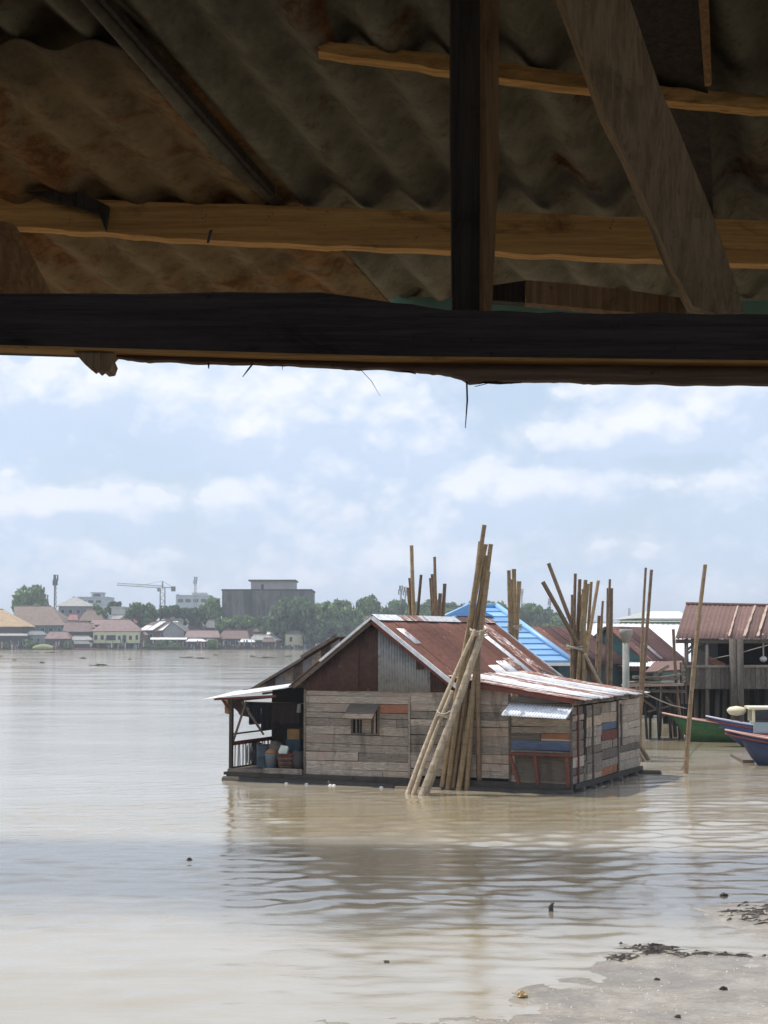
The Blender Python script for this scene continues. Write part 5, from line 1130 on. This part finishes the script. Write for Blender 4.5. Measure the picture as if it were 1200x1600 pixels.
MORE = [('tin_shed', 'low grey tin shed left of the yellow house front', 108, 144, G, 1000, 994, 524, 5, 'grey', 'dark', ()), ('pink_shed', 'pinkish roof peeping above the yellow house roof', 138, 176, 990, 976, 968, 540, 8, 'pink', 'brown', ()), ('red_shed', 'reddish roof just right above the yellow house', 184, 216, 990, 975, 966, 542, 8, 'red', 'brown', ()),
        ('grey_cottage', 'small grey roofed cottage under the round crane tree', 172, 196, 985, 968, 961, 548, 7, 'grey', 'grey', ()), ('brown_shed', 'brown roofed shed behind the white striped roof', 204, 236, 990, 974, 966, 544, 8, 'rust', 'dark', ()), ('cream_cottage', 'cream walled cottage right behind the grey front gable', 252, 288, 990, 969, 964, 546, 7, 'grey', 'yellow', ()),
        ('white_awning_stall', 'stall with white awning at the left of the awning row', 290, 322, G, 1002, 998.5, 522, 4, 'white', 'dark', ()), ('blue_stall', 'stall with blue wall in the awning row', 322, 340, G, 1002, 999, 523, 4, 'grey', 'teal', ()), ('pale_stall', 'stall with pale patched awning in the middle of the awning row', 372, 398, G, 1003, 999, 522, 4, 'white', 'dark', ()),
        ('white_lean_to', 'lean-to with long white eave below the low trees', 352, 386, 990, 984, 980, 538, 6, 'white', 'brown', ()), ('rust_lean_to', 'rusty lean-to right beside the ochre walled house', 410, 432, G, 1003, 997, 522, 4, 'rust', 'dark', ()), ('dim_cottage', 'dim grey cottage between the hip roof house and the pink hut', 40, 72, G, 992, 986, 530, 6, 'dgrey', 'grey', [(48, 52, 997, 1003), (58, 62, 997, 1003)]),
        ('far_tan_roof', 'small tan roof above the grey front gable', 262, 284, 975, 966, 962, 560, 6, 'tan', 'dark', ()), ('tile_cottage', 'brown tiled cottage behind the curved awning house', 292, 320, 992, 982, 975, 538, 7, 'rust', 'brown', [(298, 303, 984, 990), (308, 313, 984, 990)]), ('grey_lean_house', 'narrow grey roofed house behind the rust roof row house', 360, 384, 996, 988, 981, 536, 6, 'grey', 'brown', [(368, 373, 990, 995)]), ('pale_gable_hut', 'pale little hut squeezed beside the red brown roof house', 416, 430, G, 994, 988, 528, 5, 'white', 'grey', [(420, 425, 999, 1006)]), ('end_shack', 'dark shack just right of the ochre walled house', 470, 496, 1010, 1001, 996, 526, 5, 'dgrey', 'dark', [(478, 483, 1003, 1008)]),
        ('olive_cottage', 'olive roofed cottage behind the left end of the yellow house', 128, 150, 992, 981, 974, 538, 6, 'brown', 'grey', ()), ('brick_shed', 'brick brown shed between yellow house and striped roof', 214, 232, G, 992, 987, 528, 5, 'rust', 'brown', [(220, 225, 998, 1005)]), ('left_cottage', 'low brown cottage at the foot of the two storey house', 92, 118, 990, 975, 967, 552, 7, 'brown', 'grey', [(98, 102, 978, 984), (107, 111, 978, 984)]),
        ('boathouse', 'dark boathouse between the pink hut and the yellow house', 112, 142, G + 1, 1006, 1001, 519, 4, 'dgrey', 'dark', ())]
for nm, lab, u0, u1, vb, ve, vr, Y, dep, rf, wl, win in MORE:
    far_house(nm, lab, u0, u1, vb, ve, vr, Y, dep, rf, wl, ur=(u0 + (u1 - u0) * .15, u1 - (u1 - u0) * .15), windows=win, over=.3)
def clutter():
    """poles, washing and boards along the far waterline, too small to tell apart"""
    V, Fc = [], []; r = random.Random(11)
    for i in range(260):
        u = r.uniform(-20, 500); Y = r.uniform(517.5, 522.5); x = at(u, 1000, Y).x; w = r.uniform(.06, .5); z0 = r.uniform(-.2, 1.5); h = r.uniform(.4, 2.2); k = len(V)
        V += boxv(x, x + w, Y, Y + .15, z0, z0 + h); Fc += [tuple(j + k for j in f) for f in BOXF]
    n = NT('waterline_clutter_mix'); g = n.N('NewGeometry').outputs['Random Per Island']; c = n.N('ValToRGB'); n.put(c.inputs[0], g); e = c.color_ramp.elements; e[0].color = (.05, .05, .05, 1); e[1].color = (.6, .6, .58, 1)
    for ps, cl in ((.35, (.13, .1, .08, 1)), (.55, (.25, .24, .23, 1)), (.7, (.12, .2, .3, 1)), (.8, (.4, .2, .15, 1))): x = c.color_ramp.elements.new(ps); x.color = cl
    o = mk('waterline_clutter', V, Fc, n.set(color=c.outputs[0], rough=.8), None); tag(o, 'mixed posts boards and washing along the far waterline', 'clutter', kind='stuff')
clutter()
def big_block():
    Y = 556; m = NT('soot_streaked_concrete'); a = m.noise(m.coord((.22, .22, .035)), 1.3, 7, .7, .6); b = m.noise(m.coord((.05, .05, .05)), 1.2, 4)
    mat = m.set(color=m.mix(m.ramp(a, .40, .60), m.mix(m.ramp(b, .4, .6), (.13, .12, .112), (.2, .185, .175)), (.045, .045, .043)), rough=.95)
    pm = plain('stained_pale_concrete', (.36, .34, .31), .9, ns=.35); E = empty('concrete_block', at(416, 1000, Y + 20), 0, 'huge dark streaked concrete block rising above the far houses', 'building')
    p, q = at(347, 923, Y), at(486, 923, Y); box('main_wall', p.x, q.x, Y, Y + 30, 0, p.z, mat, E, True); box('parapet', p.x - .25, q.x + .25, Y - .25, Y + 30.2, p.z + .01, p.z + .55, plain('dark_parapet', (.07, .065, .06), .9), E, True)
    for k in range(1, 6): x = p.x + (q.x - p.x) * k / 6; box('pilaster', x - .25, x + .25, Y - .3, Y - .01, 0, p.z, mat, E, True)
    r, s = at(392, 922, Y + 6), at(460, 922, Y + 6); zt = at(400, 908, Y + 6).z; box('penthouse', r.x, s.x, Y + 6, Y + 22, p.z + .5, zt, pm, E, True); box('roof_slab', r.x - .9, s.x + .5, Y + 5, Y + 23, zt + .01, zt + .5, plain('dark_slab', (.09, .085, .08), .9), E, True)
    w = at(410, 918, Y + 6); box('door', w.x - .5, w.x + .5, Y + 5.9, Y + 5.98, p.z + .56, p.z + 2.4, M['glass'], E, True)
big_block()
def far_block(name, label, u0, u1, vt, Y, mat, bits=(), win=()):
    p, q = at(u0, vt, Y), at(u1, vt, Y); E = empty(name, ((p.x + q.x) / 2, Y, 2.0), 0, label, 'building'); box('wall', p.x, q.x, Y, Y + 20, 2, p.z, mat, E, True); box('roof_slab', p.x - .3, q.x + .3, Y - .3, Y + 20.3, p.z + .01, p.z + .5, mat, E, True)
    for a, b, v0, v1 in bits: x, y = at(a, v0, Y + 4), at(b, v1, Y + 4); box('roof_room', x.x, y.x, Y + 4, Y + 12, min(x.z, y.z), max(x.z, y.z), mat, E, True)
    for a, b, v0, v1 in win: x, y = at(a, v0, Y), at(b, v1, Y); box('window', x.x, y.x, Y - .12, Y - .02, y.z, x.z, M['glass'], E, True)
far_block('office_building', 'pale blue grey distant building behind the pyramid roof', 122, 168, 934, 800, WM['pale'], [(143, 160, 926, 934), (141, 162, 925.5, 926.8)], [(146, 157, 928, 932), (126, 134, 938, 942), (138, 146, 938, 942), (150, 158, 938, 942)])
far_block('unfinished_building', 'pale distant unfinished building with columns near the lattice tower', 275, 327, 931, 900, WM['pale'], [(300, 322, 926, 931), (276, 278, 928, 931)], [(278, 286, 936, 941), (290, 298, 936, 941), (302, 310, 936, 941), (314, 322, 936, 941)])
far_block('white_wall_block', 'small bright white building below the dark domed tree', 174, 193, 950, 552, WM['white'])
def mast(name, label, u, vt, vb, Y, w, col, panels=True, cat='mast'):
    p, t = at(u, vb, Y), at(u, vt, Y); E = empty(name, (p.x, Y, p.z - 6), 0, label, cat); m = plain(name + '_paint', col, .7)
    for k in range(3):
        a = k * 2.094; o = Vector((math.cos(a), math.sin(a), 0)); tube('leg', [p - Vector((0, 0, 6)) + o * w, t + o * w * .5], .12, m, E, True, 5)
    Ht = t.z - p.z; n = 8
    for k in range(n):
        z = p.z + Ht * k / n; z2 = p.z + Ht * (k + 1) / n; ww = w * (1 - .5 * k / n)
        for j in range(3):
            a, b = j * 2.094, (j + 1) * 2.094; tube('lattice', [Vector((p.x + ww * math.cos(a), Y + ww * math.sin(a), z)), Vector((p.x + ww * math.cos(b), Y + ww * math.sin(b), z2))], .09, m, E, True, 4)
    if panels:
        for k in range(6): a = k * 1.047; z = t.z - 1.2 - 1.8 * (k % 2); box('antenna', p.x + .8 * math.cos(a) - .25, p.x + .8 * math.cos(a) + .25, Y + .8 * math.sin(a) - .15, Y + .8 * math.sin(a) + .15, z - 1.0, z + 1.2, m, E, True)
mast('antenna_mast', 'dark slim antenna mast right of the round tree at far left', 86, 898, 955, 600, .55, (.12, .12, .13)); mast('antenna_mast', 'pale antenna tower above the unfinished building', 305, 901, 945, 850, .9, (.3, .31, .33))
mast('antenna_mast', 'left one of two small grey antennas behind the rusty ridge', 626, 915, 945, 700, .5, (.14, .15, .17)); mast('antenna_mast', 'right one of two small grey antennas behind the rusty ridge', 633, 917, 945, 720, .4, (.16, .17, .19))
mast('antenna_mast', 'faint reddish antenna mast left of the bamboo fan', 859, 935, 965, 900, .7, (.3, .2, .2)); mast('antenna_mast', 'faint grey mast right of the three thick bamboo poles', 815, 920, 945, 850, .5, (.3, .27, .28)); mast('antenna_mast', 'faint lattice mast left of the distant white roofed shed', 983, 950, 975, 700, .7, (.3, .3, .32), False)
def crane():
    Y = 760; E = empty('tower_crane', at(254, 960, Y), 0, 'pale tower crane with long jib above the far trees', 'crane'); m = plain('crane_paint', (.26, .25, .24), .6); p, t = at(254, 960, Y), at(254, 919, Y); w = 1.1
    for sx in (-w, w):
        for sy in (-w, w): tube('mast_leg', [p + Vector((sx, sy, 0)), t + Vector((sx, sy, 0))], .16, m, E, True, 4)
    n = 8
    for k in range(n):
        z0, z1 = p.z + (t.z - p.z) * k / n, p.z + (t.z - p.z) * (k + 1) / n; s = 1 if k % 2 else -1; tube('mast_brace', [(p.x - w * s, Y - w, z0), (p.x + w * s, Y - w, z1)], .12, m, E, True, 4)
    a, b = at(183, 914.5, Y), at(254, 919, Y); c = at(272, 919, Y)
    for dz, dy in ((0, -.6), (0, .6), (1.1, 0)): tube('jib_chord', [a + Vector((0, dy, dz)), b + Vector((0, dy, dz))], .14, m, E, True, 4)
    for k in range(14):
        q, r = a.lerp(b, k / 14), a.lerp(b, (k + 1) / 14); tube('jib_brace', [q + Vector((0, -.6, 0)), (q + r) / 2 + Vector((0, 0, 1.1)), r + Vector((0, .6, 0))], .09, m, E, True, 4)
    for dy in (-.6, .6): tube('counter_jib', [b + Vector((0, dy, .3)), c + Vector((0, dy, .3))], .2, m, E, True, 4)
    box('counterweight', c.x - 1.3, c.x + .6, Y - .9, Y + .9, c.z - 1.5, c.z + .8, plain('crane_weight', (.12, .12, .12), .8), E, True); h = at(254, 908, Y); tube('apex', [b, h], .4, m, E, True, 4); tube('tie_bar', [h, c], .1, m, E, True, 4); tube('tie_bar', [h, a.lerp(b, .4)], .08, m, E, True, 4)
    box('cab', b.x - 2.4, b.x - .9, Y - 1, Y + 1, b.z - 1.6, b.z, m, E, True)
crane()
# river edge on the far side
E = empty('river_wall', at(390, 1014, 521), 0, 'long low dark wooden river wall below the far awning row', 'river wall')
p, q = at(276, 1008, 520.5), at(505, 1008, 520.5); x = p.x
while x < q.x: box('panel', x, x + 1.9, 520.4, 520.6, -.5, 1.3 + random.uniform(-.25, .2), WM['dark'], E, True); x += 2.0
E = empty('barge', at(262, 1015, 515), 0, 'long dark barge with green edge moored below the striped roof', 'barge'); p, q = at(236, 1012, 516), at(292, 1012, 516)
mk('hull', [(p.x, 514, .9), (q.x, 514, .9), (q.x, 518, .9), (p.x, 518, .9), (p.x + 1, 514.4, -.3), (q.x - 1, 514.4, -.3), (q.x - 1, 517.6, -.3), (p.x + 1, 517.6, -.3)], [(3, 2, 1, 0), (4, 5, 6, 7), (0, 1, 5, 4), (1, 2, 6, 5), (2, 3, 7, 6), (3, 0, 4, 7)], WM['dark'], E, True); box('gunwale', p.x, q.x, 513.9, 514.1, .92, 1.1, plain('barge_green', (.14, .2, .1), .8), E, True)
E = empty('thatched_boat', at(67, 1016, 512), 0, 'boat with rounded olive canopy moored at the far left bank', 'boat'); p, q = at(52, 1016, 512), at(84, 1016, 512); n = 12; V, Fc = [], []
for i in range(n + 1):
    x = p.x + (q.x - p.x) * i / n; h = .35 + 1.15 * math.sin(math.pi * (.06 + .88 * i / n)) ** .7
    for k in range(7): a = math.pi * k / 6; V.append((x, 512 - 1.2 * math.cos(a), .3 + h * math.sin(a)))
for i in range(n):
    for k in range(6): Fc.append((i * 7 + k, i * 7 + k + 1, (i + 1) * 7 + k + 1, (i + 1) * 7 + k))
mk('canopy', V, Fc, plain('olive_canopy', (.26, .27, .14), .9, ns=2), E, True, True, solid=.05); box('hull', p.x - .5, q.x + .3, 510.9, 513.1, -.2, .38, WM['dark'], E, True)
E = empty('red_pontoon', at(135, 1015, 518), 0, 'long low reddish pontoon left of the yellow house', 'pontoon'); p, q = at(114, 1014, 518), at(156, 1014, 518); box('deck', p.x, q.x, 517, 519, .15, .5, RM['red'], E, True); box('hull', p.x + .3, q.x - .3, 517.2, 518.8, -.3, .14, WM['dark'], E, True)

# ------------------------------------------------------------------ floating plants and debris on the river
hy = [(57, 1020, 10, 'plant raft floating below the thatched boat, left one'), (80, 1020, 16, 'plant raft floating below the thatched boat, right one'), (96, 1019, 5, 'tiny plant tuft right of the thatched boat'), (23, 1032, 7, 'small plant clump near the left picture edge'), (66, 1036, 7, 'small plant clump below the thatched boat'),
      (155, 1040, 22, 'long plant raft floating in front of the yellow house'), (202, 1031, 6, 'tiny plant tuft right of the yellow house front'), (292, 1028, 20, 'thin plant strip floating before the long barge'), (315, 1029, 16, 'plant clump right of the thin plant strip'), (337, 1024, 7, 'tiny plant tuft under the steep grey roof'), (395, 1026, 10, 'flat plant patch before the river wall'), (416, 1028, 26, 'largest plant raft floating before the river wall'), (450, 1026, 14, 'plant patch left of the house ridge end'), (0, 1026, 10, 'plant tuft at the extreme left picture edge'), (130, 1029, 8, 'tiny plant tuft in front of the pink roofs')]
for i, (u, v, w, lab) in enumerate(hy):
    p = on_water(u, v); o = bpy.data.objects.new('water_hyacinth', HY); COL.objects.link(o); o.location = (p.x, p.y, .1); ww = w / F * p.y / 2; o.scale = (ww, ww * 1.6, .22); o.rotation_euler = (0, 0, i); tag(o, lab, 'water plant', 'floating plant clumps')
def heap(name, label, u, v, sx, sy, n, mat, seed):
    r = random.Random(seed); V, Fc = [], []
    for i in range(n):
        g = on_water(u, v); x, y = g.x + r.gauss(0, sx), g.y + r.gauss(0, sy); z = max(mud_z(x, y), 0.0) + .004; L_ = r.uniform(.02, .09) if i % 3 else r.uniform(.1, .25); h = r.uniform(.006, .022); a = r.gauss(0, .7); w = L_ * r.uniform(.12, .5) if i % 3 else .012; k = len(V)
        for (dx, dy, dz) in ((-1, 0, 0), (-.4, -1, 0), (.6, -.8, 0), (1, .1, 0), (.3, 1, 0), (-.6, .7, 0)): V.append((x + L_ * dx * math.cos(a) - w * dy * math.sin(a), y + L_ * dx * math.sin(a) + w * dy * math.cos(a), z - .01))
        V.append((x, y, z + h)); V.append((x + L_ * .3 * math.cos(a), y + L_ * .3 * math.sin(a), z + h * .8))
        Fc += [(k + j, k + (j + 1) % 6, k + 6 if j in (0, 4, 5) else k + 7) for j in range(6)] + [(k + 1, k + 7, k + 6), (k + 4, k + 6, k + 7)]
    tag(mk(name, V, Fc, mat, None), label, 'debris', kind='stuff')
def scrap(name, label, u, v, sx, sy, sz, mat, cat='debris', rz=0.0, mud=True):
    p = on_water(u, v); z = max(mud_z(p.x, p.y) if mud else 0, -.02); n, m = 16, 7; V = []
    for j in range(m + 1):
        for i in range(n):
            a, b = 2 * math.pi * i / n, math.pi * j / m; k = 1 + .95 * mnoise.noise((math.cos(a) * 1.9 + u * .37, math.sin(a) * 1.9 + v * .37, b * 1.5))
            V.append((p.x + sx * k * math.sin(b) * math.cos(a), p.y + sy * k * math.sin(b) * math.sin(a), z + sz * .6 + sz * k * math.cos(b)))
    Fc = [(j * n + i, j * n + (i + 1) % n, (j + 1) * n + (i + 1) % n, (j + 1) * n + i) for j in range(m) for i in range(n)]
    o = mk(name, V, Fc, mat, None, smooth=False); o.rotation_euler = (0, 0, rz); tag(o, label, cat)
dk = plain('wet_dark_wood', (.06, .048, .04), .6)
p = on_water(862, 1424); tag(tube('stump', [p + Vector((0, 0, -.2)), p + Vector((-.01, 0, .06)), p + Vector((.02, 0, .12))], [.035, .035, .022], dk, n=7), 'short dark stake poking out of the calm water', 'stake')
scrap('driftwood', 'small dark lump floating in the water at left', 296, 1345, .05, .04, .03, dk, mud=False); scrap('driftwood', 'tiny dark chip on the water below the house reflection', 604, 1504, .03, .03, .015, dk, mud=False)
scrap('stone', 'dark stone on the mud below the shoreline debris', 1026, 1532, .03, .022, .014, dk, 'stone'); scrap('stone', 'triangular dark stone on the mud at right', 1131, 1548, .034, .025, .02, dk, 'stone'); scrap('stone', 'dark stone at the bottom picture edge', 1060, 1598, .03, .022, .016, dk, 'stone')
scrap('shell', 'ochre shell on the mud at the bottom', 816, 1560, .05, .05, .035, plain('ochre_shell', (.5, .36, .18), .6), 'shell'); heap('driftwood', 'flat dark debris left at the mud tip', 972, 1498, .10, .09, 26, dk, 1); heap('driftwood', 'dark debris heap at the middle of the mud edge', 1022, 1483, .16, .14, 60, dk, 2); heap('driftwood', 'thin dark debris strip right of the mud edge heap', 1100, 1494, .30, .07, 46, dk, 3); heap('driftwood', 'dark debris at the right picture edge above the mud', 1185, 1432, .22, .34, 80, dk, 4); scrap('driftwood', 'small floating bark above the mud island', 1132, 1400, .06, .05, .025, dk, mud=False)
def glint_bits():  # pale chips take the place of sun glints on wet mud
    V, Fc = [], []; r = random.Random(5)
    for i in range(380):
        u, v = r.uniform(560, 1220), r.uniform(1476, 1640); p = on_water(u, v); z = mud_z(p.x, p.y)
        if z < .005: continue
        s = r.uniform(.004, .015) ; a = r.random() * 6.3; k = len(V); c, d = math.cos(a) * s, math.sin(a) * s
        V += [(p.x - c, p.y - d, z), (p.x + d, p.y - c, z), (p.x + c, p.y + d, z), (p.x - d, p.y + c, z), (p.x, p.y, z + s * r.uniform(.4, 1.2))]; Fc += [(k, k + 1, k + 4), (k + 1, k + 2, k + 4), (k + 2, k + 3, k + 4), (k + 3, k, k + 4)]
    o = mk('mud_glints', V, Fc, plain('pale_glint_bits', (.6, .56, .5), .4, dark=.6, ns=9), None); tag(o, 'pale bits standing in for sun glints on the wet mud', 'pebbles', kind='stuff')
glint_bits()
# ------------------------------------------------------------------ haze
def haze():
    m = bpy.data.materials.new('thin_haze'); m.use_nodes = True; t = m.node_tree; t.nodes.clear(); o = t.nodes.new('ShaderNodeOutputMaterial'); v = t.nodes.new('ShaderNodeVolumePrincipled')
    v.inputs['Color'].default_value = (.86, .92, 1.0, 1); v.inputs['Density'].default_value = .00038; v.inputs['Anisotropy'].default_value = .2; t.links.new(v.outputs[0], o.inputs['Volume'])
    h = box('haze', -9500, 9500, -900, 9500, -3, 75, m); h['kind'] = 'stuff'; h['label'] = 'thin pale daylight haze over the river'
HAZE = True
if HAZE: haze()
